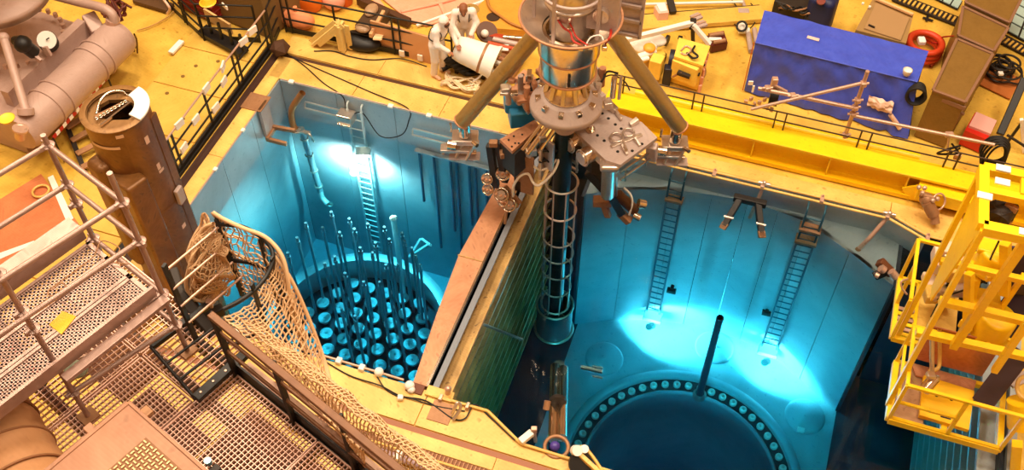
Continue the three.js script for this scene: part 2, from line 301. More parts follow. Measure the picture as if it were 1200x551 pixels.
// ------------------------------------------------------------------ ladders
function ladder(label, x, z, y0, y1, mat, w = .36) {
  const t = thing('pool_ladder', label, 'ladder', V(x, y0, z));
  for (const s of [-1, 1]) part('stile', box(x + s * w / 2 - .02, x + s * w / 2 + .02, y0, y1, z - .03, z + .03), mat, t);
  for (let y = y0 + .2; y < y1 - .05; y += .3) part('rung', rod(V(x - w / 2, y, z), V(x + w / 2, y, z), .016, 8), mat, t);
  for (const s of [-1, 1]) part('hook', tube([V(x + s * w / 2, y1 - .05, z), V(x + s * w / 2, y1 + .12, z - .05), V(x + s * w / 2, y1 + .1, z - .3)], .022), mat, t);
  return t;
}
const ladderDark = std(0x24566a, .5, .3);
{
  const a = ladder('long steel ladder hanging in the well below the right manipulator arm', -1.5, -14.95, -7.0, -.1, ladderDark, .3);
  part('foot_step', box(-1.7, -1.26, -7.16, -7.0, -15.0, -14.72, .02), M.white, a);
  part('cross_step', box(-1.68, -1.3, -.95, -.85, -15.05, -14.85, .01), M.bracketPlate, a);
  const b = ladder('long steel ladder hanging in the well left of the yellow crane', 1.34, -14.85, -7.0, -.1, ladderDark, .34);
  part('foot_step', box(1.1, 1.56, -7.16, -7.0, -14.95, -14.65, .02), M.white, b);
  part('cross_step', [box(1.12, 1.56, -.62, -.52, -15, -14.75, .01), box(1.12, 1.56, -1.2, -1.1, -15, -14.75, .01)], M.bracketPlate, b);
  ladder('ladder with white rungs fixed to the back wall of the left pool', -8.78, -14.82, -8.0, -.3, std(0xc8d2d2, .5), .34);
}
// ------------------------------------------------------------------ steam separator in the left pool
{
  const C = V(-7.8, 0, -11.75), y = -5.65;
  const s = thing('rod_assembly', 'round submerged reactor internals bristling with upright rods in left pool', 'reactor part', V(C.x, -8.1, C.z));
  part('shroud', lathe([[2.0, -8.1], [2.0, y - .05], [1.98, y], [2.2, y], [2.22, y - .08], [2.1, y - .3], [2.1, -8.1]], C, 72), M.liner, s);
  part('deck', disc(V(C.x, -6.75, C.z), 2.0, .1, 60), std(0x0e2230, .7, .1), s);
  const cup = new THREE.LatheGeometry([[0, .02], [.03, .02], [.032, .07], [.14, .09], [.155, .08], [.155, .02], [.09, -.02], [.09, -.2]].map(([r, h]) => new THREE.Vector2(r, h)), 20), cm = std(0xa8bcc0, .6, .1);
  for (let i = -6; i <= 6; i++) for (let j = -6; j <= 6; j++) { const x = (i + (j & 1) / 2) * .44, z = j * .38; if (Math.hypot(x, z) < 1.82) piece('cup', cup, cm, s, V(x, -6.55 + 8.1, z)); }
  const rm = std(0x5f8490, .4, .4), tops = [V(-9.24, -2.5, -11.85), V(-9.2, -2.4, -12.25), V(-9.17, -2.3, -12.64), V(-8.79, -2.4, -12.7), V(-8.39, -2.6, -11.9), V(-8.74, -2.2, -13.07), V(-8.41, -2.5, -12.74), V(-8.31, -2.3, -13.07), V(-8.17, -2.6, -12.98), V(-7.83, -2.6, -12.54), V(-7.89, -2.4, -13.12), V(-7.57, -2.6, -12.78), V(-7.53, -2.5, -13.2), V(-7.32, -2.6, -12.97), V(-7.12, -2.6, -13.22), V(-7, -2.7, -13.08), V(-6.81, -2.8, -13), V(-6.67, -2.9, -12.88), V(-6.5, -3, -12.72), V(-7.58, -2.8, -12.59), V(-7.19, -2.9, -12.43), V(-6.94, -2.9, -12.51), V(-7.76, -3.4, -11.24), V(-7.41, -3.4, -11.17), V(-7.16, -3, -12), V(-7.49, -3, -11.89), V(-7.91, -2.8, -11.88), V(-8.29, -2.7, -12.18)];
  for (const p of tops) { const dx = p.x - C.x, dz = p.z - C.z, d = Math.hypot(dx, dz), k = d > 1.8 ? 1.8 / d : 1; const x = C.x + dx * k, z = C.z + dz * k; part('guide_rod', [rod(V(x, -6.7, z), V(x, p.y, z), .034, 8), rod(V(x, p.y - .35, z), V(x, p.y - .2, z), .048, 8)], rm, s); }
  const q = V(-7.4, -2.4, -13.44); part('lifting_post', [rod(V(q.x, -6.7, q.z), V(q.x, q.y, q.z), .06), ball(V(q.x, q.y, q.z), .09)], std(0xcfe0de, .5), s);
  const b = V(-7.32, -5, -14.06); part('side_bracket', [bar(V(b.x - .1, -5.6, b.z), V(b.x + .35, -5, b.z - .2), .06, .12), bar(V(b.x - .1, -5.6, b.z), V(b.x + .1, -5, b.z - .3), .06, .12), bar(V(b.x + .1, -5, b.z - .3), V(b.x + .35, -5, b.z - .2), .06, .05)], cm, s);
}
// ------------------------------------------------------------------ things hung on the rim of the left pool
{
  const t = thing('corner_bracket', 'grey bracket with forked arm hung on the left pool corner', 'bracket', V(-10.62, 0, -14.05));
  part('deck_plate', box(-11.0, -10.5, .0, .03, -14.32, -13.82, .01), M.bracketPlate, t);
  part('hanger_plate', box(-10.6, -10.52, -.8, .03, -14.2, -13.85, .01), M.greySteel, t);
  part('fork_arm', [bar(V(-10.55, -.75, -14.15), V(-10.0, -.75, -14.2), .07, .09), bar(V(-10.55, -.85, -13.85), V(-10.05, -.85, -13.85), .07, .09), bar(V(-10.5, -.8, -14.2), V(-10.5, -.8, -13.8), .07, .09)], M.bracketPlate, t);
  const p = thing('suction_pipe', 'curved brown hose on a long pipe dipping into the left pool corner', 'pipe', V(-10.25, -5, -14.6));
  part('hose_elbow', tube([V(-10.0, -.12, -14.8), V(-10.12, -.3, -14.75), V(-10.28, -.6, -14.65), V(-10.3, -1.0, -14.6), V(-10.2, -1.2, -14.55)], .075, 30, 12), std(0xa8703c, .35, .5), p);
  part('clamp', [ring(V(-10.2, -1.15, -14.55), .1, .03), box(-10.3, -9.85, -1.2, -1.1, -14.6, -14.5, .01), tube([V(-9.95, -1.1, -14.5), V(-9.8, -1.05, -14.45), V(-9.72, -1.3, -14.42)], .03)], M.steel, p);
  part('dip_pipe', rod(V(-10.1, -1.1, -14.6), V(-9.95, -4.4, -14.6), .075, 16), std(0x7d98a0, .4, .3), p); for (const f of [.15, .4, .65, .9]) part('joint', align(new THREE.CylinderGeometry(.1, .1, .06, 16), lerpV(V(-10.1, -1.1, -14.6), V(-9.95, -4.4, -14.6), f), lerpV(V(-10.1, -1.1, -14.6), V(-9.95, -4.4, -14.6), f + .01)), M.steel, p);
  part('elbow', tube([V(-9.95, -4.3, -14.6), V(-9.9, -4.6, -14.55), V(-9.7, -4.7, -14.45), V(-9.6, -4.55, -14.4)], .07), std(0xb9cccc, .4, .3), p);
  const wf = (label, x, w) => {
    const f = thing('rail_frame', label, 'bracket', V(x, -.5, -14.9));
    part('rail', [bar(V(x, -.42, -14.82), V(x + w, -.42, -14.82), .035), bar(V(x, -.56, -14.76), V(x + w, -.56, -14.76), .035), bar(V(x, -.42, -14.82), V(x, -.56, -14.76), .03), bar(V(x + w, -.42, -14.82), V(x + w, -.56, -14.76), .03)], M.steel, f);
    return f;
  };
  const f1 = wf('steel rail frame with a small box on the left pool back wall', -10.0, 1.0);
  part('box', box(-9.15, -8.78, -.62, -.38, -14.9, -14.6, .02), M.steel, f1); part('box_pins', [rod(V(-9.1, -.36, -14.6), V(-8.8, -.36, -14.6), .03), rod(V(-9.1, -.6, -14.58), V(-8.8, -.6, -14.58), .03)], M.brushed, f1);
  wf('bare steel rail frame on the back wall beside the left manipulator hand', -7.38, .95);
  solo('power_cable', 'black cable looping over the back rim of the left pool', 'cable', tube([V(-11.0, .02, -15.8), V(-10.3, .02, -15.5), V(-9.6, .02, -15.1), V(-9.05, -.05, -14.9), V(-8.95, -.5, -14.8), V(-8.6, -.35, -14.85), V(-8.2, -.9, -14.8), V(-7.7, -.75, -14.85), V(-7.5, -.3, -14.88), V(-7.55, .02, -14.98), V(-8.6, .02, -15.2), V(-10.4, .02, -15.6), V(-11, .02, -15.78)], .013, 120, 6), M.rubber);
  // pipe with fittings along the near rim, thin pipe along the left rim
  const e = thing('rim_pipe', 'thin pipe with clamps along the near rim of the left pool', 'pipe', V(-6, 0, -8.55));
  part('pipe', rod(V(-8.6, .05, -8.57), V(-4.95, .05, -8.57), .022), M.galv, e);
  for (const x of [-8.2, -6.2, -5.75]) part('clamp', box(x - .05, x + .05, 0, .09, -8.62, -8.5, .01), M.white, e);
  const e2 = thing('rim_strip', 'thin white trimmed pipe along the left rim of the pool', 'pipe', V(-10.6, 0, -11.5));
  part('pipe', rod(V(-10.6, .03, -13.8), V(-10.6, .03, -8.9), .016), M.galv, e2);
  const e3 = thing('rim_strip', 'thin pipe with white fittings along the back rim of the left pool', 'pipe', V(-8, 0, -14.9));
  part('pipe', rod(V(-10.55, .03, -14.91), V(-5.4, .03, -14.91), .016), M.galv, e3);
  for (const x of [-10.3, -7.9, -7.0, -6.2]) part('fitting', box(x - .06, x + .06, .0, .06, -14.95, -14.85, .01), M.white, e3);
  for (const z of [-13.2, -12.0, -10.4]) part('fitting', box(-10.64, -10.56, .0, .05, z - .05, z + .05, .01), M.white, e2);
}
{ // added dark pipes stand in for soft shadow stripes on the back wall
  const t = thing('shadow_pipes', 'row of thin dark pipes standing in for shadow stripes on the back wall of the left pool', 'pipes', V(-6, -6.5, -14.85));
  for (const [x, y0, y1] of [[-6.95, -6.2, -1.3], [-6.55, -5, -1.2], [-6.4, -6.5, -1.2], [-6.1, -4.4, -1.25], [-5.95, -6.6, -1.2], [-5.7, -5.5, -1.2], [-5.55, -6.6, -1.2], [-5.3, -6, -1.2], [-7.3, -3.8, -1.3]]) part('pipe', rod(V(x, y0, -14.86), V(x, y1, -14.86), .035, 10), std(0x24506a, .5, .2), t);
  part('holder', box(-7.4, -5.2, -1.2, -1.14, -14.92, -14.8), M.liner, t);
}
// ------------------------------------------------------------------ double pipe along the well rim, posts and clamps
{
  const t = thing('well_rim_pipe', 'pair of cream pipes running along the far rim of the well', 'pipe', V(0, 0, -15.2));
  const path = [[-2.9, -15.22], [2.74, -15.24], [3.52, -14.9], [5.2, -14.9]];
  for (const [dy, off] of [[.07, 0], [.04, .1]]) part('pipe', path.slice(1).map((p, i) => rod(V(path[i][0], dy, path[i][1] + off), V(p[0], dy, p[1] + off), .028)), M.deck, t);
  for (const x of [-2.1, -.8, .2, 1.4, 2.7, 3.5]) { const z = x > 3 ? -14.9 : -15.24; part('clamp', [box(x - .04, x + .04, 0, .1, z - .05, z + .13, .01), rod(V(x, .08, z), V(x, .16, z), .015)], M.galv, t); }
  const hang = (label, p, q, r) => { const h = thing('hanging_rod', label, 'rod', p.clone()); part('rod', rod(p, q, r), M.galv, h); part('clamp', [rod(p.clone().add(V(-.12, .06, 0)), p.clone().add(V(.12, .06, 0)), .04), ball(p.clone().add(V(0, .08, 0)), .05)], M.steel, h); return h; };
  hang('short grey rod clamped to the rim above the twin black arms', V(.22, .05, -15.2), V(.12, -.9, -14.95), .04);
  const h2 = hang('grey rod hanging from the corner of the well rim pipe', V(2.72, .05, -15.2), V(2.35, -.75, -14.75), .045);
  part('foot', ball(V(2.35, -.75, -14.75), .06), M.bracketPlate, h2);
}
// ------------------------------------------------------------------ left deck: grey machine, barrier, cask, railings
const pinkGrey = mapped(surface(256, 2, worn([192, 162, 150], [152, 122, 110], 0.5, 5)), .42, .05);
{
  const t = thing('grey_machine', 'large pinkish grey machine with a round flanged dome and a long horizontal tank', 'machine', V(-16, 0, -12.6));
  const a = V(-13.87, 1, -14.02), b = V(-14.12, 1, -10.96), ax = b.clone().sub(a).normalize(), R = .42;
  const tank = part('tank', [rod(a, b, R, 48)], pinkGrey, t);
  const cap = (p, s) => { const q = p.clone().addScaledVector(ax, s * .12); return align(new THREE.CylinderGeometry(s > 0 ? R * .9 : R, s > 0 ? R : R * .9, .12, 48), s > 0 ? p : q, s > 0 ? q : p); };
  part('tank_end', [cap(b, 1)], pinkGrey, t); part('tank_end', [cap(a, -1)], pinkGrey, t);
  const band = (f, w) => { const c = lerpV(a, b, f); return align(new THREE.TorusGeometry(R + .012, w, 8, 48).rotateX(Math.PI / 2), c.clone().addScaledVector(ax, -.01), c.clone().addScaledVector(ax, .01)); };
  for (const f of [.22, .3, .66, .76]) part('tank_band', band(f, .022), pinkGrey, t);
  part('pipe_stub', [rod(V(-13.79, 1.3, -10.58), V(-13.62, 1.6, -10.52), .11, 20), rod(V(-13.62, 1.6, -10.52), V(-13.61, 1.64, -10.53), .15, 20)], M.galv, t);
  // body: sloping housing behind the tank
  const n = V(-ax.z, 0, ax.x).multiplyScalar(-1);      // away from the tank, to the left
  const P = (f, off, y) => lerpV(a, b, f).add(n.clone().multiplyScalar(off * (n.x > 0 ? -1 : 1))).setY(y);
  const prism = (pts, y0, y1) => slab(pts.map((p) => [p.x, p.z]), y0, y1);
  part('base_housing', prism([P(-.02, .42, 0), P(.95, .42, 0), P(.95, 3.2, 0), P(-.02, 3.2, 0)], 0, 1.0), pinkGrey, t);
  part('side_panel', prism([P(.05, .6, 0), P(.85, .6, 0), P(.85, .8, 0), P(.05, .8, 0)], 1.0, 1.4), pinkGrey, t);
  const c = V(-15.68, 1.3, -13.12);
  part('flange', [lathe([[0, 1.0], [1.05, 1.0], [1.05, 1.22], [.84, 1.24], [.84, 1.5], [.78, 1.56], [0, 1.56]], c, 64)], pinkGrey, t);
  const nut = new THREE.CylinderGeometry(.05, .05, .1, 6);
  for (let i = 0; i < 26; i++) { const q = i / 26 * Math.PI * 2; piece('flange_bolt', nut, M.galv, t, V(c.x + .95 * Math.cos(q) + 16, 1.27, c.z + .95 * Math.sin(q) + 12.6)); }
  const d = V(-15.61, 2.4, -13);
  part('dome', [lathe([[.8, 1.5], [.82, 1.9], [1.0, 1.95], [1.02, 2.1], [.9, 2.14], [.88, 2.5], [1.04, 2.55], [1.06, 2.75], [.9, 2.85], [.5, 3.1], [0, 3.2]], d, 64)], pinkGrey, t);
  const gp = V(-14.53, 1.75, -12.8); const gauge = part('gauge', [rod(gp.clone().add(V(-.1, -.2, -.1)), gp, .2, 24)], M.dark, t);
  part('dial', [rod(gp, gp.clone().add(V(.02, .03, .03)), .19, 24)], M.white, gauge); part('needle', bar(gp.clone().add(V(.03, .05, .04)), gp.clone().add(V(.1, .1, .02)), .02), M.black, gauge);
  part('leg_pipe', [rod(V(-14.94, 2.2, -12.18), V(-13.95, 1.48, -11.09), .085, 16), rod(V(-13.96, 1.52, -11.12), V(-13.94, 1.42, -11.05), .16, 20), ball(V(-14.94, 2.2, -12.18), .11)], pinkGrey, t);
  part('long_pipe', tube([V(-15.37, 1.7, -14.15), V(-14.72, 1.7, -14.13), V(-14.17, 1.7, -14.13), V(-13.95, 1.68, -14.11), V(-13.83, 1.6, -14.08), V(-13.82, 1.45, -14.04)], .1, 40, 14), pinkGrey, t);
  part('pipe_foot', rod(V(-13.86, 1.5, -14.08), V(-13.9, 1.36, -14.06), .15, 20), M.galv, t);
  part('rear_block', [bar(V(-14.58, 1.3, -14.15), V(-14.24, 1.1, -13.92), .3, .4, .03)], pinkGrey, t);
  part('valve', [rod(V(-14.66, 2, -12.31), V(-14.6, 1.7, -12.42), .14), ball(V(-14.66, 2, -12.31), .18), rod(V(-14.87, 2, -12.35), V(-14.66, 2.1, -12.32), .1)], M.black, t);
  part('brace', [bar(V(-14.69, 1.75, -12.38), V(-14.41, 1.6, -12.33), .06, .12), bar(V(-14.51, 1.7, -12.65), V(-14.45, 1.5, -12.63), .06, .12)], pinkGrey, t);
  solo('paper_sheets', 'white paper sheets and rags lying on the grey machine', 'papers', [tbox(V(-14.98, 1.02, -12.26), .26, .03, .2, .4), tbox(V(-15.08, 1.02, -12.17), .2, .04, .14, .9)], M.white);
  const cl = thing('yellow_dish', 'round yellow dish on the near end of the grey tank', 'lid', V(-14.01, 1.6, -10.66)); part('dish', [lathe([[0, 0], [.12, 0], [.16, .06], [.15, .06], [.11, .02], [0, .02]], V(-14.01, 1.6, -10.66), 24)], std(0xf2d13c, .5), cl);
  solo('cable_bundle', 'red and black cables bundled behind the end of the grey tank', 'cables', [0, 1, 2, 3, 4].map((i) => tube([0, 1, 2, 3, 4, 5].map((k) => V(-14.29, 1.2, -14.69).add(V(Math.sin(k * 1.9 + i) * .28, .12 * Math.cos(k * 2.3 + i * 2), Math.cos(k * 1.4 + i * 1.3) * .26))), .03, 40, 6)), std(0x5a1e10, .5));
  solo('dripping_hoses', 'short hoses dangling from the far end of the grey tank', 'hoses', [[V(-13.61, 1, -14.26), V(-13.81, 0.6, -14.48), V(-14.05, 0.05, -14.62)], [V(-13.64, 1, -14.13), V(-13.81, 0.6, -14.33), V(-14.15, 0.05, -14.64)], [V(-13.62, 1, -14.2), V(-13.91, 0.5, -14.48), V(-14.18, 0.05, -14.76)]].map((p) => tube(p, .02)), std(0x6a4a22, .6));
}
{ // red and white barrier tape
  const t = thing('barrier_tape', 'red and white striped barrier tape stretched along the grey tank', 'tape', V(-13.43, 1, -11.79));
  const a = V(-13.67, 0.7, -13.14), b = V(-13.7, 0.7, -11.19), N = 17;
  for (let i = 0; i < N; i++) part('stripe', bar(lerpV(a, b, i / N), lerpV(a, b, (i + 1) / N), .012, .09), i % 2 ? M.white : std(0xb4150e, .5), t);
  part('stake', [rod(a.clone().setY(0), a, .02), rod(b.clone().setY(0), b, .02)], M.dark, t);
}
{ // brown transport cask
  const c = V(-9.95, 0, -9.45), T = 4.25, R = .53;
  const brown = mapped(surface(512, 2, worn([138, 92, 44], [74, 44, 20], 1.0, 12)), .4, .25), lid = mapped(surface(256, 1, worn([158, 116, 66], [96, 64, 32], 1, 12)), .45, .3);
  const t = thing('brown_cask', 'tall brown steel cylinder standing at the left pool corner, open at top', 'cask', V(c.x, -8.1, c.z));
  part('shell', lathe([[R - .08, -8.1], [R, -8.1], [R, 2.15], [R + .012, 2.15], [R + .012, 2.25], [R, 2.25], [R, T], [R - .05, T + .02], [R - .06, T - .08], [R - .08, T - .08]], c, 64), brown, t);
  const hole = [[-.32, -.06], [-.26, -.2], [-.02, -.3], [.2, -.24], [.3, -.1], [.26, .08], [.04, .16], [-.22, .2]].map(([x, z]) => [c.x + x * 1.05, c.z + z * 1.05]);
  const rim = []; for (let i = 0; i < 48; i++) rim.push([c.x + (R - .07) * Math.cos(i / 24 * Math.PI), c.z + (R - .07) * Math.sin(i / 24 * Math.PI)]);
  part('lid', slab(rim, T - .12, T - .05, [hole]), lid, t);
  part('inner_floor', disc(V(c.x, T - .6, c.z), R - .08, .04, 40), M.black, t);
  part('rim_ring', lathe([[R - .09, T], [R + .015, T], [R + .02, T + .035], [R - .08, T + .035]], c, 64), lid, t);
  part('crossbar', [bar(V(-9.98, 4.24, -9.08), V(-9.82, 4.24, -9.69), .035, .035)], M.brushed, t);
  part('lifting_lug', [bar(V(-10.18, 4.2, -9.22), V(-9.89, 4.2, -9.71), .06, .1, .01)], M.bracketPlate, t);
  for (let i = 0; i < 9; i++) part('chain_link', ring(lerpV(V(-10.11, 4.26, -9.18), V(-9.89, 4.26, -9.67), i / 8), .026, .012, 12, 6), M.brushed, t);
  part('hose', tube([V(-10.21, 4.22, -9.31), V(-10.23, 4.32, -9.51), V(-10.18, 4.34, -9.71), V(-10.07, 4.28, -9.84), V(-9.98, 4.2, -9.85)], .022), M.brushed, t);
  const wc = []; for (let i = 0; i <= 14; i++) { const a = -1.35 + i / 14 * 1.55; wc.push([c.x + (R + .03) * Math.cos(a), c.z + (R + .03) * Math.sin(a)]); } for (let i = 14; i >= 0; i--) { const a = -1.35 + i / 14 * 1.55; wc.push([c.x + (R - .21) * Math.cos(a), c.z + (R - .21) * Math.sin(a)]); }
  part('white_cover', slab(wc, T + .04, T + .07), M.white, t);
  part('lid_pipe', rod(V(-9.61, 4.24, -9.13), V(-9.45, 4.24, -9.41), .03), lid, t);
  // rectangular duct on the near side, a flat bar on the pool side
  part('side_duct', [tbox(V(c.x + .12, -2.4, c.z + .48), .78, 11.4, .42, -.35, .06)], brown, t);
  part('duct_shoulder', [tbox(V(c.x - .22, 2.2, c.z + .42), .42, 2.6, .5, -.35, .12)], brown, t);
  part('flat_bar', [bar(V(c.x + .5, -5, c.z - .22), V(c.x + .5, 4.1, c.z - .22), .16, .05)], brown, t);
  part('latch', [tbox(V(c.x + .58, 2.3, c.z - .1), .08, .35, .18, 0, .02)], M.greySteel, t);
  const tapes = [[V(-10.12, 4, -8.93), .16, .06], [V(-9.47, 3.9, -9.54), .06, .09], [V(-9.3, 3.55, -9.41), .05, .1], [V(-9.25, 3.6, -9.45), .05, .07]];
  // paper labels taped on the shell
  for (const [th, y, w, h] of [[1.5, 3.92, .5, .06], [.92, 4.16, .12, .07], [.2, 3.85, .08, .16], [.15, 3.2, .07, .14], [.1, 3.08, .12, .06], [.05, 1.6, .1, .1]]) {
    const g = new THREE.CylinderGeometry(R + .012, R + .012, h, 10, 1, true, Math.PI / 2 - th - w / R / 2, w / R); part('paper_label', g.translate(c.x, y, c.z), std(0xd8b49a, .6), t);
  }
}
// railings: posts, three rails, black
function railing(label, pts, group, o = {}) {
  const h = o.h ?? 1.05, y0 = o.y ?? 0, t = thing('railing', label, 'railing', pts[0].clone().setY(y0), group), mat = o.mat ?? M.black, r = o.r ?? .022;
  for (let i = 0; i < pts.length - 1; i++) {
    const a = pts[i], b = pts[i + 1], L = a.distanceTo(b), n = Math.max(1, Math.round(L / (o.step ?? 1.5)));
    for (const f of o.rails ?? [1, .68, .36]) part('rail', rod(a.clone().setY(y0 + h * f), b.clone().setY(y0 + h * f), r, 8), o.topMat && f === 1 ? o.topMat : mat, t);
    for (let k = i ? 1 : 0; k <= n; k++) { const p = lerpV(a, b, k / n); part('post', bar(p.clone().setY(y0), p.clone().setY(y0 + h), .05, .03), mat, t); if (o.pair && k < n) { const q = lerpV(a, b, (k + .12) / n); part('post', bar(q.clone().setY(y0), q.clone().setY(y0 + h), .05, .03), mat, t); } }
    if (o.toe !== 0) part('toe_board', bar(a.clone().setY(y0 + .07), b.clone().setY(y0 + .07), .015, .14), mat, t);
  }
  return t;
}
const tagM = std(0xf6e6d6, .6);
{
  const r1 = railing('black railing with white tags along the left deck beside the left pool', [V(-11.25, 0, -15.85), V(-11.25, 0, -13.1), V(-11.22, 0, -10.5)], null, { pair: true, step: 1.3, topMat: M.galv });
  for (const [x, y] of [[-15.2, 1], [-14.8, 1.02], [-13.9, 1.05], [-13.8, .72], [-13.2, 1.05], [-13.3, .4], [-12.6, .7], [-12.1, 1.04], [-12.0, .45], [-11.3, .9]]) part('tag', tbox(V(-11.22, y, x), .04, .16, .24, rr(-.3, .3)), tagM, r1);
  const r2 = railing('black railing around the red and brown boxes on the far left deck', [V(-14.35, 0, -16.4), V(-12.85, 0, -15.55), V(-11.6, 0, -15.9)], null, { step: 1.0, pair: true });
  for (const [x, z] of [[-14.2, -16.3], [-13.3, -15.8], [-12.2, -15.75]]) part('tag', tbox(V(x, 1.0, z), .2, .1, .03, -.5), tagM, r2);
  const r3 = railing('black railing along the far deck in front of the tarpaulins', [V(-11.2, 0, -16.45), V(-9.9, 0, -16.5), V(-7.1, 0, -16.6)], null, { step: 1.35, pair: true });
  for (const x of [-9.3, -8.3, -7.85]) part('tag', tbox(V(x, .1, -16.5), .12, .16, .04, 0), tagM, r3);
  const r4 = railing('short black railing closing the corner beside the brown crate', [V(-11.25, 0, -15.9), V(-11.5, 0, -17.1)], null, { step: .6 });
  // channel covers beside the railing
  const f = structure('trim_2');
  part('channel', box(-11.18, -10.98, -.08, -.035, -15.7, -8.5), std(0x3a1c0c, .6), f); part('kerb', box(-11.36, -11.2, -.04, .05, -15.9, -8.5, .01), M.black, f);
  part('channel', box(-11, -2.9, -.06, -.036, -15.77, -15.65), std(0x4a2a12, .6), f);
  part('channel', box(-11, -.8, -.06, -.036, -7.82, -7.71), std(0x9a6448, .6), f);
}
{ // boxes behind the railings
  const b = thing('red_box', 'dark red ribbed box behind the railing at the far left', 'box', V(-13.2, 0, -16.9));
  part('body', tbox(V(-13.3, .55, -16.8), 1.15, 1.1, 1.1, -.25, .03), std(0x8a1a10, .5), b);
  for (let i = 0; i < 6; i++) part('slat', tbox(V(-13.3, .15 + i * .17, -16.8), 1.2, .06, 1.16, -.25, .02), std(0x7a140c, .5), b);
  part('label', tbox(V(-13.3, 1.11, -16.5), .4, .01, .12, -.25), std(0xe8d2a8, .6), b);
  const t = thing('brown_crate', 'large olive brown crate beside the dark red box', 'crate', V(-11.9, 0, -17.4));
  const om = std(0x7d6038, .55);
  part('body', tbox(V(-12.0, .62, -17.0), 1.5, 1.24, 1.6, -.2, .02), om, t);
  part('lid', tbox(V(-12.0, 1.27, -17.0), 1.56, .07, 1.66, -.2, .02), om, t);
  part('batten', [tbox(V(-11.7, 1.32, -17.05), .08, .04, 1.64, -.2)], std(0x67502f, .6), t);
  solo('hard_hat', 'small yellow hard hat lying on the red box', 'hat', [lathe([[0, .16], [.07, .15], [.12, .09], [.14, 0], [.19, -.01], [.19, -.02], [0, -.02]], V(-12.48, 1.2, -15.56), 20)], std(0xf0c02a, .4));
  solo('dark_plank', 'dark flat beam lying on the deck at the top left', 'beam', [bar(V(-15.13, 0.05, -16.33), V(-14.15, 0.05, -16.26), .3, .1, .01)], std(0x5a3c1e, .6));  // a flat beam lying on the deck
  solo('pale_plank', 'pale brown beam end lying across the deck at the far left', 'beam', [bar(V(-13.32, 0.06, -14.85), V(-13.29, 0.06, -15.3), .14, .06, .01)], M.white);  // the end of a pale beam
  const rack = thing('dark_stillage', 'dark low frame of bars behind the left railing', 'frame', V(-12.3, 0, -15.5));
  part('rail', [bar(V(-13.0, .12, -15.75), V(-11.7, .12, -15.35), .3, .12, .01)], M.black, rack); part('upright', [0, .25, .5, .75, 1].map((f) => bar(V(-13 + 1.3 * f, .1, -15.75 + .4 * f), V(-13 + 1.3 * f, .65, -15.75 + .4 * f), .05)), M.black, rack);
  solo('white_tray', 'pale flat board standing inside the left railing', 'board', [tbox(V(-12.65, .3, -15.95), .9, .3, .05, -.35)], std(0xe2b87a, .6));
}
{ // drains and marks on the slabs
  let i = 0; for (const [x, z] of [[-12.6, -14.7], [-12.7, -14.3], [-12.75, -13.7], [-12.2, -15.0], [-12.0, -13.1]]) { solo('deck_plug', ['dark plug in the deck slab furthest from the grey tank', 'dark plug in the middle of the second deck slab', 'dark plug near the joint of the deck slabs', 'dark plug beside the railing foot', 'dark plug by the brown cask side'][i++], 'plug', disc(V(x, .005, z), .045, .012, 12), std(0x7a5a22, .6)); }
  solo('floor_cable', 'thin cable lying across the yellow deck beside the grey tank', 'cable', tube([V(-14.51, 0.02, -15.32), V(-14.27, 0.02, -15.59), V(-14.09, 0.02, -15.98), V(-14.05, 0.02, -16.27)], .014), std(0xb88a4a, .6));
  solo('warning_tape', 'red and white tape hanging over the outer end of the far left railing', 'tape', [tube([V(-13.61, 1, -15.51), V(-13.51, 0.8, -15.49), V(-13.82, 0.4, -15.71)], .03)], std(0xe8c4b0, .6));
}
{ // floor left of the cask, seen through the scaffold
  const q4 = (l, y0, y1) => slab(l.map((p) => [p.x, p.z]), y0, y1);
  const t = thing('floor_sheet', 'brownish orange floor sheet with a pale taped border behind the scaffold', 'sheet', V(-13.32, 0, -9.59));
  part('sheet', q4([V(-14.47, 0.01, -9.52), V(-13.95, 0.01, -10.73), V(-12.45, 0.01, -9.83), V(-13.35, 0.01, -8.01)], 0, .012), mapped(surface(256, 2, worn([206, 124, 76], [168, 86, 48], .8, 8)), .5, 0), t);
  part('border', q4([V(-13.75, 0.02, -10.68), V(-13.69, 0.02, -10.78), V(-12.62, 0.02, -9.91), V(-12.7, 0.02, -9.79)], .012, .02), M.white, t); part('border', q4([V(-13.57, 0.02, -8.58), V(-13.02, 0.02, -9.17), V(-12.97, 0.02, -9.1), V(-13.47, 0.02, -8.44)], .012, .02), M.white, t); part('hose_ring', ring(V(-13.63, 0.06, -10.29), .16, .025, 28), M.deck, t);
  const p = thing('wooden_pallet', 'brown pallet of beams lying on the deck between the grey tank and the cask', 'pallet', V(-13.62, 0, -11.67));
  for (let i = 0; i < 4; i++) part('plank', bar(lerpV(V(-14.11, 0.14, -11.95), V(-13.15, 0.14, -11.07), i / 3), lerpV(V(-13.93, 0.14, -12.39), V(-12.88, 0.14, -11.47), i / 3), .14, .04, .006), M.bracketPlate, p); part('beam', bar(V(-14.11, 0.06, -11.98), V(-13.15, 0.06, -11.1), .1, .1), M.dark, p); part('beam', bar(V(-14.01, 0.06, -12.4), V(-12.95, 0.06, -11.48), .1, .1), M.dark, p);
}
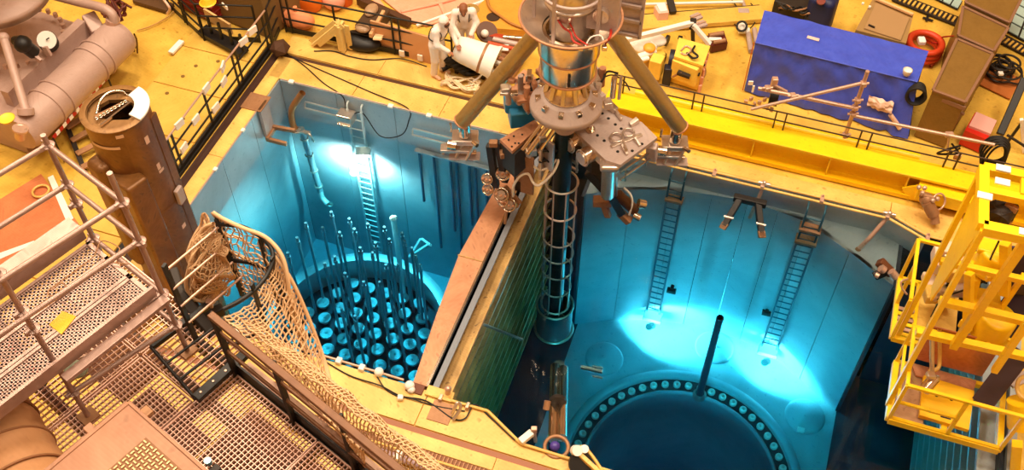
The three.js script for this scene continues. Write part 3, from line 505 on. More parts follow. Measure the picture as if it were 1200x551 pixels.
// ------------------------------------------------------------------ the manipulator mast over the pools
{
  const C = V(-3.45, 0, -13.0), S = M.brushed;
  const t = thing('manipulator', 'large steel manipulator mast with collars, two slanting arms and tool blocks', 'manipulator', V(-3.45, -5.3, -13.0));
  const L = (prof, n = 56) => lathe(prof, C, n);
  const at = (a, r, y) => V(C.x + r * Math.cos(a), y, C.z + r * Math.sin(a));
  part('mast_tube', L([[.17, -5.2], [.17, 2.6], [0, 2.6]]), std(0x16282c, .4, .5), t);
  for (const y of [1.15, .35, -.5, -1.3, -2.1, -3.0, -3.9]) part('cage_ring', ring(V(C.x, y, C.z), .31, .022, 40), M.steel, t);
  for (let i = 0; i < 8; i++) part('cage_bar', bar(at(i * Math.PI / 4 + .2, .31, -4.0), at(i * Math.PI / 4 + .2, .31, 1.15), .035, .02), M.greySteel, t);
  part('cage_drum', L([[.36, -5.3], [.4, -5.3], [.4, -4.0], [.36, -4.0]]), std(0x2a4a50, .4, .4), t);
  part('cage_drum_ring', [ring(V(C.x, -4.0, C.z), .4, .025), ring(V(C.x, -5.3, C.z), .42, .035)], M.steel, t);
  // flared skirt with webs
  const Z = .42, C2 = V(C.x, Z, C.z), L2 = (prof, n = 56) => lathe(prof, C2, n), at2 = (a, r, y) => at(a, r, y + Z);
  part('skirt', L([[.26, 3.98], [.27, 3.8], [.3, 3.64], [.35, 3.54], [.4, 3.52], [.4, 3.46], [.3, 3.44]]), S, t);
  for (let i = 0; i < 10; i++) { const a = i / 10 * Math.PI * 2 + .2; part('web', bar(at(a, .28, 3.9), at(a, .38, 3.5), .05, .07, .008), M.steel, t); part('web_foot', tbox(at(a, .5, 3.38), .1, .09, .09, -a, .01), S, t); }
  part('hub_disc', L([[.2, 3.47], [.42, 3.46], [.46, 3.4], [.62, 3.26], [.64, 3.22], [.64, 3.14], [.5, 3.08], [.24, 2.9], [.2, 2.6]]), M.greySteel, t);
  // two polished collars
  part('lower_collar', L2([[.36, 3.52], [.46, 3.56], [.48, 3.6], [.48, 3.96], [.46, 4.0]]), S, t);
  part('upper_collar', L2([[.44, 4.0], [.5, 4.02], [.52, 4.05], [.52, 4.42], [.5, 4.45], [.4, 4.46]]), S, t);
  part('collar_ring', [ring(V(C.x, 4.01 + Z, C.z), .5, .02, 56), ring(V(C.x, 3.55 + Z, C.z), .48, .022, 56)], M.gateTop, t);
  for (let i = 0; i < 3; i++) part('collar_port', tbox(at2(1.25, .485, 3.66 + i * .1), .05, .06, .05, -1.25, .01), M.black, t);
  // flared dish with a rim above the collars
  part('dish', L2([[.5, 4.44], [.7, 4.58], [.8, 4.72], [.82, 4.74], [.79, 4.74], [.66, 4.6], [.46, 4.47]]), M.steel, t);
  part('dish_rim', ring(V(C.x, 4.74 + Z, C.z), .83, .022, 72), M.gateTop, t);
  part('core_drum', L2([[.34, 4.45], [.34, 5.0], [.44, 5.02], [.44, 5.08], [.34, 5.1], [.34, 5.4], [.42, 5.42], [.42, 5.48], [.28, 5.5], [.28, 7.2]]), M.steel, t);
  for (const y of [5.25]) part('core_ring', ring(V(C.x, y + Z, C.z), .5, .03, 48), M.greySteel, t);
  for (let i = 0; i < 5; i++) part('core_post', bar(at2(i * 1.256 + .5, .6, 4.6), at2(i * 1.256 + .5, .6, 7), .05, .05), M.greySteel, t);
  const bx = V(-2.94, 5.3, -13.02); const ctl = part('control_box', tbox(bx.clone().add(V(0, .25, 0)), .55, .95, .3, .1, .02), M.greySteel, t);
  part('round_boss', rod(bx.clone().add(V(.03, .12, .1)), bx.clone().add(V(.03, .12, .24)), .13, 24), M.steel, ctl);
  const lf = V(-2.6, 5, -13.48);
  part('side_frame', [tbox(lf.clone().add(V(0, 0, -.06)), .42, .9, .04, .1), ...[-.4, -.1, .2, .45].map((y) => bar(lf.clone().add(V(-.2, y, 0)), lf.clone().add(V(.22, y, 0)), .05, .05)), bar(lf.clone().add(V(.22, -.42, 0)), lf.clone().add(V(.22, .5, 0)), .05, .05)], M.greySteel, t);
  part('red_cable', [tube([V(-3.61, 5.3, -12.7), V(-3.46, 5.2, -12.61), V(-3.32, 5.2, -12.53), V(-3.23, 5.15, -12.41), V(-3.07, 5.1, -12.4)], .018), tube([V(-3.52, 5.3, -12.69), V(-3.37, 5.25, -12.67), V(-3.19, 5.2, -12.45), V(-2.98, 5.1, -12.43)], .016), tube([V(-2.82, 5, -13.18), V(-2.7, 5.2, -12.65), V(-2.77, 5.05, -12.6)], .022)], std(0xb42814, .4), t);
  part('white_cable', [tube([V(-3.03, 5.1, -12.41), V(-2.98, 5.2, -12.52), V(-2.84, 5.2, -12.61), V(-2.76, 5.1, -12.54)], .012)], M.white, t);
  part('connectors', [V(-3.57, 5.3, -12.71), V(-3.09, 5.1, -12.34), V(-2.95, 5.1, -12.42), V(-2.75, 5.05, -12.52), V(-3.35, 5.2, -12.61)].map((p) => tbox(p, .08, .08, .08, .4, .01)), S, t);
  // slanting arms with a tool hand each
  const armM = mapped(surface(256, 1.2, worn([186, 160, 106], [128, 106, 62], .7, 8)), .32, .55);
  const hand = (side, top, bot, drop) => {
    const d = bot.clone().sub(top).normalize();
    const arm = part('arm', [rod(top, bot, .155, 28)], armM, t);
    part('arm_ring', align(new THREE.TorusGeometry(.155, .018, 8, 28).rotateX(Math.PI / 2), bot.clone().addScaledVector(d, -.02), bot), M.gateTop, arm);
    const q = bot.clone().addScaledVector(d, -.1), e = q.clone().add(V(0, -drop, 0));
    part('wrist', [rod(q, e, .12, 24)], S, t);
    const h = part('tool_hand', [tbox(e.clone().add(V(0, -.08, 0)), .5, .12, .34, .3, .02), tbox(e.clone().add(V(-.12, -.26, .16)), .62, .06, .2, .3, .01), tbox(e.clone().add(V(0, -.3, -.1)), .46, .06, .1, .3, .01)], M.steel, t);
    part('finger_bar', [-.22, .05, .26].map((x) => bar(e.clone().add(V(x - .06, -.14, .1)), e.clone().add(V(x - .16, -.42, .26)), .05, .05, .01)), M.steel, h);
    part('roller', [rod(e.clone().add(V(-.3, -.36, .2)), e.clone().add(V(.24, -.36, .04)), .05), rod(e.clone().add(V(-.26, -.14, .22)), e.clone().add(V(-.1, -.14, .2)), .1)], S, h);
    part('plate', [tbox(e.clone().add(V(.02, -.46, .12)), .6, .02, .22, .3)], M.greySteel, h);
    part('nozzle', [rod(e.clone().add(V(.2, -.02, .12)), e.clone().add(V(.32, .0, .2)), .04), rod(e.clone().add(V(-.28, .02, .02)), e.clone().add(V(-.28, .22, .02)), .025)], S, h);
    return h;
  };
  hand(-1, V(-4.12, 4.3, -13.39), V(-5.49, 2, -13.1), .42);
  hand(1, V(-3.03, 4.3, -13.91), V(-1.55, 2, -14.28), .42);
  // right tool block: drilled top plate on a frame, motors, duct, hand rails
  const Q = [[...V(-3.29, 2.5, -13.09)], [...V(-3.06, 2.5, -13.84)], [...V(-2.19, 2.5, -13.69)], [...V(-1.83, 2.5, -13.4)], [...V(-2.28, 2.5, -12.54)], [...V(-2.55, 2.5, -12.56)]].map((p) => [p[0], p[2]]);
  part('drilled_plate', slab(Q, 2.42, 2.5), M.greySteel, t);
  part('block_frame', slab(Q.map(([x, z]) => [x + (C.x - x) * .1, z + (-13.3 - z) * .1]), 2.24, 2.42), M.steel, t);
  part('dark_cavity', slab(Q.map(([x, z]) => [x + (C.x - x) * .34, z + (-13.4 - z) * .34]), 1.75, 2.24), M.dark, t);
  for (const p of [V(-3.14, 2.5, -13.28), V(-2.86, 2.5, -13.1), V(-2.71, 2.5, -13.01), V(-2.93, 2.5, -13.67), V(-2.79, 2.5, -13.58), V(-2.63, 2.5, -13.47), V(-2.5, 2.5, -13.4), V(-2.17, 2.5, -12.93), V(-2.41, 2.5, -12.83), V(-2.05, 2.5, -13.15)]) part('plate_hole', disc(p.clone().add(V(0, .004, 0)), .028, .012, 14), M.black, t);
  part('plate_bolt', [rod(V(-3.02, 2.5, -13.2), V(-3.02, 2.72, -13.15), .05, 14), rod(V(-3.01, 2.5, -13.18), V(-3.01, 2.56, -13.16), .085, 18)], S, t);
  part('handle_ring', [ring(V(-2.51, 2.56, -13.11), .11, .018, 28), ring(V(-2.34, 2.56, -13.3), .1, .018, 28)], M.steel, t);
  part('clamp', [bar(V(-2.38, 2.55, -12.96), V(-2.23, 2.5, -12.8), .05, .1, .01), bar(V(-2.2, 2.55, -13.2), V(-2.07, 2.5, -13.08), .05, .1, .01), bar(V(-2.55, 2.52, -12.89), V(-2.11, 2.52, -13.36), .07, .05, .01), rod(V(-2.38, 2.55, -13.05), V(-2.26, 2.6, -12.82), .03), bar(V(-2.37, 2.52, -13.52), V(-2.26, 2.58, -13.66), .1, .1, .02), bar(V(-2.78, 2.55, -13.84), V(-2.55, 2.55, -13.59), .05, .08, .01), bar(V(-2.9, 2.6, -13.88), V(-2.7, 2.55, -13.77), .12, .12, .02)], M.steel, t);
  const motor = (a, b, r, m = S) => { const o = part('motor', [rod(a, b, r, 24)], m, t); part('motor_cap', [rod(b, lerpV(a, b, 1.06), r * .8, 24), align(new THREE.TorusGeometry(r, .012, 6, 24).rotateX(Math.PI / 2), lerpV(a, b, .96), b)], M.steel, o); return o; };
  motor(V(-3.06, 2.3, -13.28), V(-3.34, 2.3, -12.91), .17); motor(V(-2.74, 2.3, -13.05), V(-3.01, 2.3, -12.65), .16);
  motor(V(-4.4, 2.7, -13.64), V(-4.61, 2.6, -13.47), .16, M.gateTop); motor(V(-4.13, 2.6, -13.53), V(-4.34, 2.5, -13.36), .15, M.gateTop); motor(V(-3.79, 2.9, -13.7), V(-4.12, 2.85, -13.47), .13, M.gateTop); motor(V(-3.1, 2.95, -13.94), V(-3.33, 2.9, -13.95), .09);
  part('blue_motor_case', [tbox(V(-4.62, 2.35, -13.55), .34, .3, .3, .5, .06), tbox(V(-4.41, 2.2, -13.47), .5, .36, .36, .5, .03)], std(0x3d9bd0, .35, .1), t);
  part('round_duct', [rod(V(-2.5, 2.3, -12.64), V(-2.53, 1.2, -12.93), .13, 24), tbox(V(-2.49, 2.36, -12.61), .34, .14, .3, .3, .05)], M.steel, t);
  part('block_rail', [bar(V(-2.3, 2.1, -12.71), V(-1.92, 2.1, -13.4), .035), bar(V(-2.28, 1.9, -12.73), V(-1.9, 1.9, -13.42), .035), bar(V(-2.23, 2.1, -12.82), V(-2.21, 1.8, -12.83), .03), bar(V(-1.98, 2.1, -13.31), V(-1.95, 1.8, -13.32), .03)], S, t);
  part('side_cover', [bar(V(-1.9, 2.3, -13.38), V(-1.89, 1.8, -13.53), .16, .2, .03)], M.greySteel, t);
  part('under_frame', [bar(V(-3.33, 2, -13.02), V(-3.38, 1.3, -13.28), .04), bar(V(-3.17, 2, -12.93), V(-3.22, 1.3, -13.2), .04), bar(V(-3.34, 1.7, -13.11), V(-3.17, 1.7, -13.03), .04), bar(V(-3.36, 1.4, -13.21), V(-3.19, 1.4, -13.15), .04)], M.steel, t);
  part('black_beam', [bar(V(-2.93, 1.7, -12.95), V(-2.54, 1.3, -12.93), .16, .2, .02)], M.black, t);
  // left tool block
  const W = [[...V(-4.56, 2.3, -12.63)], [...V(-4.11, 2.3, -13.32)], [...V(-3.97, 2.3, -13.18)], [...V(-4.25, 2.3, -12.42)]].map((p) => [p[0], p[2]]);
  part('left_plate', slab(W, 2.22, 2.3), M.gateTop, t); part('left_block', slab(W.map(([x, z]) => [x + .05, z]), 1.6, 2.22), M.dark, t);
  for (const p of [V(-4.4, 2.3, -12.66), V(-4.34, 2.3, -12.78), V(-4.2, 2.3, -12.64), V(-4.21, 2.3, -12.87), V(-4.26, 2.3, -12.62), V(-4.29, 2.3, -12.52)]) part('plate_hole', disc(p.clone().add(V(0, .004, 0)), .02, .012, 10), M.black, t);
  const U = [[...V(-4.62, 2.9, -13.65)], [...V(-4.53, 2.9, -13.93)], [...V(-4.14, 2.9, -13.72)], [...V(-4.22, 2.9, -13.48)]].map((p) => [p[0], p[2]]);
  part('back_plate', slab(U, 2.8, 2.9), M.gateTop, t); for (const p of [V(-4.51, 2.9, -13.76), V(-4.37, 2.9, -13.67), V(-4.23, 2.9, -13.59)]) part('plate_hole', disc(p.clone().add(V(0, .004, 0)), .04, .012, 12), M.black, t);
  part('back_block', [slab(U, 2.2, 2.8)], M.greySteel, t);
  part('piston', [rod(V(-3.67, 2.75, -12.99), V(-4, 2.2, -12.54), .06), rod(V(-3.8, 2.75, -12.99), V(-4.1, 2.25, -12.55), .035), rod(V(-3.55, 2.7, -12.95), V(-3.84, 2.1, -12.74), .05)], S, t);
  part('link_block', [bar(V(-3.81, 2.85, -13.02), V(-3.49, 2.85, -13.17), .12, .1, .02), bar(V(-3.86, 2.88, -13.06), V(-3.71, 2.88, -13.2), .08, .08, .02), tbox(V(-3.97, 2.2, -12.64), .2, .16, .2, .5, .02), tbox(V(-3.83, 2.45, -12.8), .14, .14, .22, .7, .02)], M.steel, t);
  for (const [a, b] of [[V(-3.8, 2.2, -12.83), V(-3.82, 1.3, -12.94)], [V(-3.62, 2.3, -13.07), V(-3.64, 1.3, -13.19)], [V(-3.48, 2.2, -13.06), V(-3.53, 1.3, -13.23)]]) part('slot_panel', bar(a, b, .3, .06, .01), M.steel, t);
  part('slot_panel', tbox(V(-3.72, 2, -12.84), .36, .75, .05, -.5, .01), M.steel, t); part('slot_panel', tbox(V(-3.52, 2.1, -13.03), .2, .8, .05, -.9, .01), M.greySteel, t);
  for (const p of [V(-3.74, 2.12, -12.89), V(-3.73, 1.86, -12.88), V(-3.61, 2.16, -12.9)]) part('slot', tbox(p.clone().add(V(.02, 0, .06)), .16, .05, .06, -.5, .02), M.black, t);
  for (const p of [V(-3.78, 2.14, -12.77), V(-3.78, 1.86, -12.78), V(-3.65, 2.2, -12.89), V(-3.65, 1.9, -12.91), V(-3.67, 1.6, -12.98)]) part('slot', tbox(p, .16, .05, .1, .6, .02), M.black, t);
  // black uprights, valve heads and hoses at the lower left
  for (const [a, b] of [[V(-4.78, 2, -12.7), V(-4.74, 0.7, -12.87)], [V(-4.64, 2.1, -12.74), V(-4.55, 0.9, -12.89)], [V(-4.27, 1.9, -12.75), V(-4.29, 0.7, -12.94)]]) part('black_upright', bar(a, b, .12, .14, .02), M.black, t);
  part('left_bracket', [tbox(V(-4.7, 2.1, -12.67), .16, .12, .12, .3, .02), tbox(V(-4.45, 1.9, -12.69), .26, .12, .16, .5, .02), tbox(V(-4.35, 1.7, -12.69), .12, .2, .12, .5, .02), bar(V(-4.28, 1.8, -12.71), V(-4.18, 1.1, -12.83), .08, .2, .01), bar(V(-4.06, 1.9, -12.73), V(-4.08, 0.8, -12.82), .06, .26, .01)], M.bracketPlate, t);
  const valve = (p, r) => { const o = part('valve_head', [rod(p.clone().add(V(0, -.06, -.05)), p.clone().add(V(0, .04, .05)), r * .7, 18)], M.steel, t); part('valve_ring', align(new THREE.TorusGeometry(r, .022, 8, 22).rotateX(Math.PI / 2), p, p.clone().add(V(0, .05, .06))), S, o); part('valve_stud', [0, 1, 2, 3, 4].map((i) => ball(p.clone().add(V(r * .75 * Math.cos(i * 1.256), r * .5 * Math.sin(i * 1.256) + .06, r * .5 * Math.sin(i * 1.256) + .07)), .032, 8)), M.gateTop, o); };
  valve(V(-4.56, 1.2, -12.81), .13); valve(V(-4.86, 1, -12.74), .1); valve(V(-4.82, 0.8, -12.66), .1); valve(V(-4.54, 0.75, -12.66), .13); valve(V(-4.39, 0.5, -12.67), .13); valve(V(-4.5, 0.6, -12.63), .09);
  part('lower_arm', [bar(V(-4.6, 0.8, -12.73), V(-4.26, 0.4, -12.75), .12, .14, .02), bar(V(-4.51, 0.9, -12.76), V(-4.2, 0.5, -12.78), .05, .08, .01), rod(V(-4.42, 0.4, -12.61), V(-4.44, 0.05, -12.54), .03)], M.bracketPlate, t);
  const hose = (pts, r = .022) => part('white_hose', tube(pts, r, 70, 8), std(0xefe4d4, .4), t);
  hose([V(-4.46, 1.3, -12.87), V(-4.35, 1.5, -12.85), V(-4.04, 1.9, -12.74), V(-3.96, 1.7, -12.74), V(-3.8, 1.6, -12.77), V(-3.64, 1.7, -12.82), V(-3.5, 1.95, -12.89), V(-3.45, 2.1, -12.97)]);
  hose([V(-4.31, 0.8, -12.65), V(-4.27, 1.2, -12.58), V(-4.14, 1.5, -12.59), V(-4.02, 1.5, -12.68), V(-3.92, 1.3, -12.68), V(-3.79, 1.3, -12.65), V(-3.63, 1.5, -12.72), V(-3.53, 1.7, -12.79), V(-3.47, 2, -12.88)], .026);
  part('purple_hose', tube([V(-3.67, 1.7, -12.93), V(-3.55, 1.95, -12.95), V(-3.49, 2.1, -13), V(-3.5, 2.2, -13.08)], .03), std(0x9a3a34, .4), t);
  // clutter round the hub
  for (let i = 0; i < 70; i++) { const a = rr(3.0, 5.7), r = rr(.5, 1.15); part('fitting', i % 3 ? tbox(at(a, r, rr(2.8, 3.3)), rr(.08, .22), rr(.06, .16), rr(.08, .2), rr(0, 3), .015) : rod(at(a, r, 2.8), at(a, r, rr(3.0, 3.4)), rr(.03, .07), 14), [M.steel, M.brushed, M.gateTop, M.greySteel, M.steel][i % 5], t); }
  part('hub_cable', tube([V(-3.84, 2.95, -13.08), V(-4.1, 3, -13.21), V(-4.24, 3.05, -13.44), V(-4.12, 3.1, -13.57)], .02), M.rubber, t);
  part('hub_cable', tube([V(-3.12, 3, -13.55), V(-3.03, 3.1, -13.89), V(-3.01, 3.1, -14.14), V(-2.84, 3, -14.27)], .02), M.rubber, t);
  part('hub_cable', tube([V(-3.1, 3, -14.03), V(-2.94, 2.9, -14.3), V(-2.72, 2.7, -14.41), V(-2.59, 2.6, -14.32)], .014), M.rubber, t);
  // camera head that hangs below the right block
  const h = thing('inspection_camera', 'dark camera head with brass fittings hanging below the right tool block', 'camera', V(-2.44, 0.4, -13.43));
  part('arm', [bar(V(-2.57, 1.1, -13.1), V(-2.3, 0.3, -13.33), .16, .16, .02)], M.black, h);
  part('body', [rod(V(-2.41, 0.8, -13.34), V(-2.07, 0.3, -13.5), .11, 18)], std(0x5a3a22, .4, .3), h);
  part('clamp_block', [tbox(V(-2.68, 0.6, -13.25), .36, .16, .2, .3, .02), bar(V(-2.64, 0.5, -13.26), V(-2.53, 0.2, -13.25), .1, .12, .01), bar(V(-2.34, 0.3, -13.36), V(-2.11, 0.1, -13.34), .16, .14, .02)], M.bracketPlate, h);
  part('lens', [rod(V(-2.02, 0.5, -13.52), V(-1.89, 0.45, -13.57), .09, 16), rod(V(-2.07, 0.25, -13.41), V(-1.93, 0.2, -13.41), .07, 14)], M.brushed, h);
  part('hose', tube([V(-2.33, 0.9, -13.46), V(-2.18, 0.8, -13.42), V(-2.12, 0.6, -13.4), V(-2.14, 0.3, -13.34)], .022), M.white, h);
  part('hanger', rod(V(-2.44, 1.6, -13.08), V(-2.44, 0.6, -13.38), .03), M.steel, h);
}
// ------------------------------------------------------------------ far deck right: yellow girder, railing, scaffold tubes
const quad = (list, y0, y1) => slab(list.map((p) => [p.x, p.z]), y0, y1);
{
  const t = thing('yellow_girder', 'long bright yellow steel girder lying behind the far rim of the well', 'girder', V(1, 0, -16.1));
  part('top_flange', box(-3.4, 6.5, .58, .64, -16.34, -15.84, .008), M.yellow, t);
  part('web', box(-3.38, 6.5, .06, .58, -16.12, -16.08), M.yellow, t);
  part('bottom_flange', box(-3.4, 6.5, 0, .06, -16.34, -15.84, .008), M.yellow, t);
  for (let x = -3.3; x < 6.4; x += 1.55) part('stiffener', box(x, x + .03, .06, .58, -16.08, -15.88), M.yellow, t);
  part('edge_strip', box(-3.4, 6.5, .0, .1, -15.86, -15.82), M.yellow, t);
  const g2 = thing('yellow_tube', 'yellow round tube lying behind the girder and its black railing', 'tube', V(0, .05, -17));
  part('tube', rod(V(-2.9, .3, -16.75), V(3.1, .3, -16.75), .1, 18), M.yellow, g2); part('foot', [-2.6, -1, .8, 2.8].map((x) => box(x - .06, x + .06, 0, .24, -16.82, -16.68)), M.yellow, g2);
  const r = railing('thin dark railing standing along the back edge of the yellow girder', [V(-3.3, 0, -16.3), V(5.2, 0, -16.3)], null, { y: .62, h: .48, rails: [1, .5], step: 1.7, pair: true, toe: 0, r: .016, mat: std(0x3a2410, .5) });
  const bk = thing('girder_bracket', 'short yellow beam with a brown valve drive in front of the girder', 'bracket', V(3.5, 0, -15.7));
  part('beam', [bar(V(3.13, 0.35, -15.81), V(4.24, 0.35, -15.76), .3, .3, .01)], M.yellow, bk); part('end_plate', [bar(V(3.01, 0.35, -15.86), V(3.21, 0.1, -15.82), .05, .4, .01)], M.yellow, bk);
  const v = part('valve_body', [rod(V(3.31, 0.5, -15.39), V(3.52, 0.25, -15.32), .12, 20), ball(V(3.3, 0.5, -15.44), .14)], M.bracketPlate, bk);
  part('valve_wheel', [align(new THREE.TorusGeometry(.16, .02, 8, 24).rotateX(Math.PI / 2), V(3.51, 0.45, -15.51), V(3.56, 0.5, -15.46))], M.galv, v); part('valve_stem', [rod(V(3.5, 0.3, -15.36), V(3.6, 0.12, -15.23), .09, 18), rod(V(3.14, 0.6, -15.43), V(3.4, 0.6, -15.43), .05)], M.bracketPlate, v);
  part('fittings', [0, 1, 2, 3, 4].map((i) => ball(V(3.29, 0.55, -15.48).add(V(.2 * Math.cos(i), .05 * i, .14 * Math.sin(i * 2))), .05, 8)), M.galv, v);
}
function coupler(p, parent, s = 1) { const g = part('coupler', [tbox(p, .1 * s, .09 * s, .12 * s, .4, .02 * s), rod(p.clone().add(V(-.09 * s, 0, .03)), p.clone().add(V(.09 * s, .02, -.03)), .025 * s, 8)], M.galv, parent); return g; }
{
  const t = thing('tube_scaffold', 'galvanised scaffold tubes clamped up in front of the blue tarpaulin', 'scaffold', V(1.54, .62, -16.5));
  const b = V(1.54, .62, -16.51);
  part('standard', rod(b, V(1.54, 2.42, -16.51), .04, 14), M.galv, t);
  part('ledger', rod(V(-.38, 1.5, -16.4), V(1.54, 1.5, -16.45), .04, 14), M.galv, t); part('ledger', rod(V(1.54, 1.3, -16.45), V(4.25, 1.32, -16.5), .035, 14), M.galv, t);
  part('brace', rod(V(-.41, 1.1, -16.19), V(1.5, 2.15, -16.45), .035, 14), M.galv, t);
  for (const p of [V(1.54, 2.12, -16.48), V(1.54, 1.68, -16.48), V(1.54, 1.5, -16.47), V(1.54, 1.32, -16.47), V(.32, 1.52, -16.38), V(1.54, .7, -16.5), V(-.2, 1.55, -16.4)]) coupler(p, t, 1.1);
  const q = thing('reel', 'small black reel with a pale clamp hanging on the left scaffold tube', 'reel', V(-.03, 1.2, -16.68)); part('drum', rod(V(-.12, 1.2, -16.6), V(0.05, 1.2, -16.61), .2, 24), M.black, q); part('clamp', [tbox(V(-.1, 1.5, -16.64), .12, .3, .12, .3, .02), bar(V(-.09, 1.5, -16.59), V(0.19, 1.4, -16.59), .05, .05)], M.galv, q);
  solo('clips', 'cluster of pale clips and tape on the left end of the thin railing', 'clips', [0, 1, 2, 3, 4, 5, 6].map((i) => tbox(V(-.36, 0.9, -16.64).add(V(i * .09 - .2, .1 * Math.sin(i * 2), .05 * Math.cos(i))), .08, .1, .05, i, .01)), M.galv);
  const s = thing('rope_clutter', 'tangled dark rope and hooks on the railing near the red box', 'rope', V(3.55, 0.8, -16.59));
  part('rope', tube([0, 1, 2, 3, 4, 5, 6, 7].map((i) => V(3.51, 0.95, -16.47).add(V(.2 * Math.sin(i * 2.1), .18 * Math.cos(i * 1.7), .12 * Math.sin(i * 3.1)))), .02, 90), M.dark, s); part('hook', [rod(V(3.4, 1.3, -16.52), V(3.49, 0.9, -16.47), .02), tbox(V(3.4, 1.3, -16.52), .16, .1, .1, .3, .02), tbox(V(3.73, 0.75, -16.57), .14, .14, .1, 0, .02)], M.galv, s);
}
{ // blue tarpaulin over a long box
  const blueT = mapped(surface(512, 3, worn([70, 92, 214], [40, 58, 160], .6, 8)), .42, 0), blueTop = blueT;
  const t = thing('tarpaulin_box', 'long box covered with a taut royal blue tarpaulin', 'tarpaulin', V(1, 0, -18.5));
  // the top sheet sags a little, the front sheet falls in shallow folds
  const sheet = (nu, nv, f) => { const pos = [], idx = []; for (let j = 0; j <= nv; j++) for (let i = 0; i <= nu; i++) { const p = f(i / nu, j / nv); pos.push(p.x, p.y, p.z); } for (let j = 0; j < nv; j++) for (let i = 0; i < nu; i++) { const a = j * (nu + 1) + i, b = a + 1, c = a + nu + 1, d = c + 1; idx.push(a, c, b, b, c, d); } const g = new THREE.BufferGeometry(); g.setAttribute('position', new THREE.Float32BufferAttribute(pos, 3)); g.setIndex(idx); g.computeVertexNormals(); return g; };
  const FL = V(-.7, 1.3, -18.01), FR = V(2.67, 1.3, -17.87), BL = V(-.71, 1.34, -19.09), BR = V(2.8, 1.34, -18.87), GL = V(-.7, 0, -17.93), GR = V(2.88, 0, -17.59);
  part('top_sheet', sheet(40, 14, (u, v) => lerpV(lerpV(FL, FR, u), lerpV(BL, BR, u), v).add(V(0, .035 * noise.noise(u * 9, v * 4, 1) + .02 * Math.sin(v * 3.1), 0))), blueTop, t);
  part('front_sheet', sheet(80, 24, (u, v) => { const p = lerpV(lerpV(GL, GR, u), lerpV(FL, FR, u), v), k = (1 - v); p.z += .09 * k * Math.sin(u * 26 + 5 * noise.noise(u * 6, 0, 0)) * (.3 + .7 * Math.abs(noise.noise(u * 5, v * 2, 3))) + .05 * noise.noise(u * 14, v * 3, 2); return p; }), blueT, t);
  const GBL = BL.clone().setY(0), GBR = BR.clone().setY(0);
  part('side_sheet', [sheet(10, 10, (u, v) => lerpV(lerpV(GL, GBL, u), lerpV(FL, BL, u), v)), sheet(10, 10, (u, v) => lerpV(lerpV(GR, GBR, u), lerpV(FR, BR, u), v)), sheet(10, 4, (u, v) => lerpV(lerpV(GBL, GBR, u), lerpV(BL, BR, u), v))], blueT, t);
  part('seam', tube([0, .2, .4, .6, .8, 1].map((u) => lerpV(FL, FR, u).add(V(0, .01, .01))), .018, 40, 6), blueT, t);
  part('label', tbox(V(0.44, 1.36, -18.47), .26, .01, .09, -.1), std(0xd8c0b8, .6), t);
  part('orange_hem', [bar(GL.clone().add(V(-.03, .02, .02)), FL.clone().add(V(-.03, 0, 0)), .03, .02)], std(0xc8602a, .6), t);
  solo('cup', 'small white paper cup standing on the right end of the blue tarpaulin', 'cup', [lathe([[0, .02], [.075, .02], [.1, .14], [.085, .14], [.065, .03], [0, .03]], V(2.42, 1.36, -17.94), 20)], M.white);
  const bag = thing('plastic_bag', 'crumpled pale plastic bag hanging on the front of the blue tarpaulin', 'bag', V(2.17, 0.5, -18));
  part('bag', sheet(16, 10, (u, v) => lerpV(lerpV(V(1.87, 0.5, -17.79), V(2.39, 0.5, -17.7), u), lerpV(V(1.85, 0.75, -17.86), V(2.37, 0.75, -17.79), u), v).add(V(0, 0, .06 + .09 * noise.noise(u * 5, v * 5, 2) + .08 * Math.sin(u * 3.1) * Math.sin(v * 3.1)))), std(0xe0bca4, .4), bag);
  part('tail', tube([V(2.37, 0.5, -17.75), V(2.52, 0.35, -17.74), V(2.65, 0.2, -17.73)].map((p) => p.add(V(0, 0, .12))), .05, 16, 8), std(0xe0bca4, .4), bag);
  const rp = thing('black_hose_hank', 'hank of black hose hanging on the right end of the blue tarpaulin', 'hose', V(2.78, 0.9, -17.98));
  for (let k = 0; k < 6; k++) part('loop', tube([0, 1, 2, 3, 4, 5, 6].map((i) => { const a = i / 7 * Math.PI * 2; return V(2.73, 1.05, -17.99).add(V(.15 * Math.cos(a) * (1 + k * .05), .22 * Math.sin(a), .1 + k * .035)); }), .03, 36, 8, true), M.rubber, rp);
  part('end', tube([V(2.73, 0.9, -17.91), V(2.78, 0.5, -17.89), V(2.85, 0.15, -17.88), V(2.87, 0.03, -17.61)], .025, 30), M.rubber, rp);
  solo('scraps', 'white paper scraps stuck on the left end of the blue tarpaulin', 'paper', [tbox(V(-.59, 0.45, -17.82).add(V(0, 0, .12)), .1, .1, .03, .3), tbox(V(-.51, 0.3, -17.82).add(V(0, 0, .12)), .04, .18, .03, .3)], M.white);
}
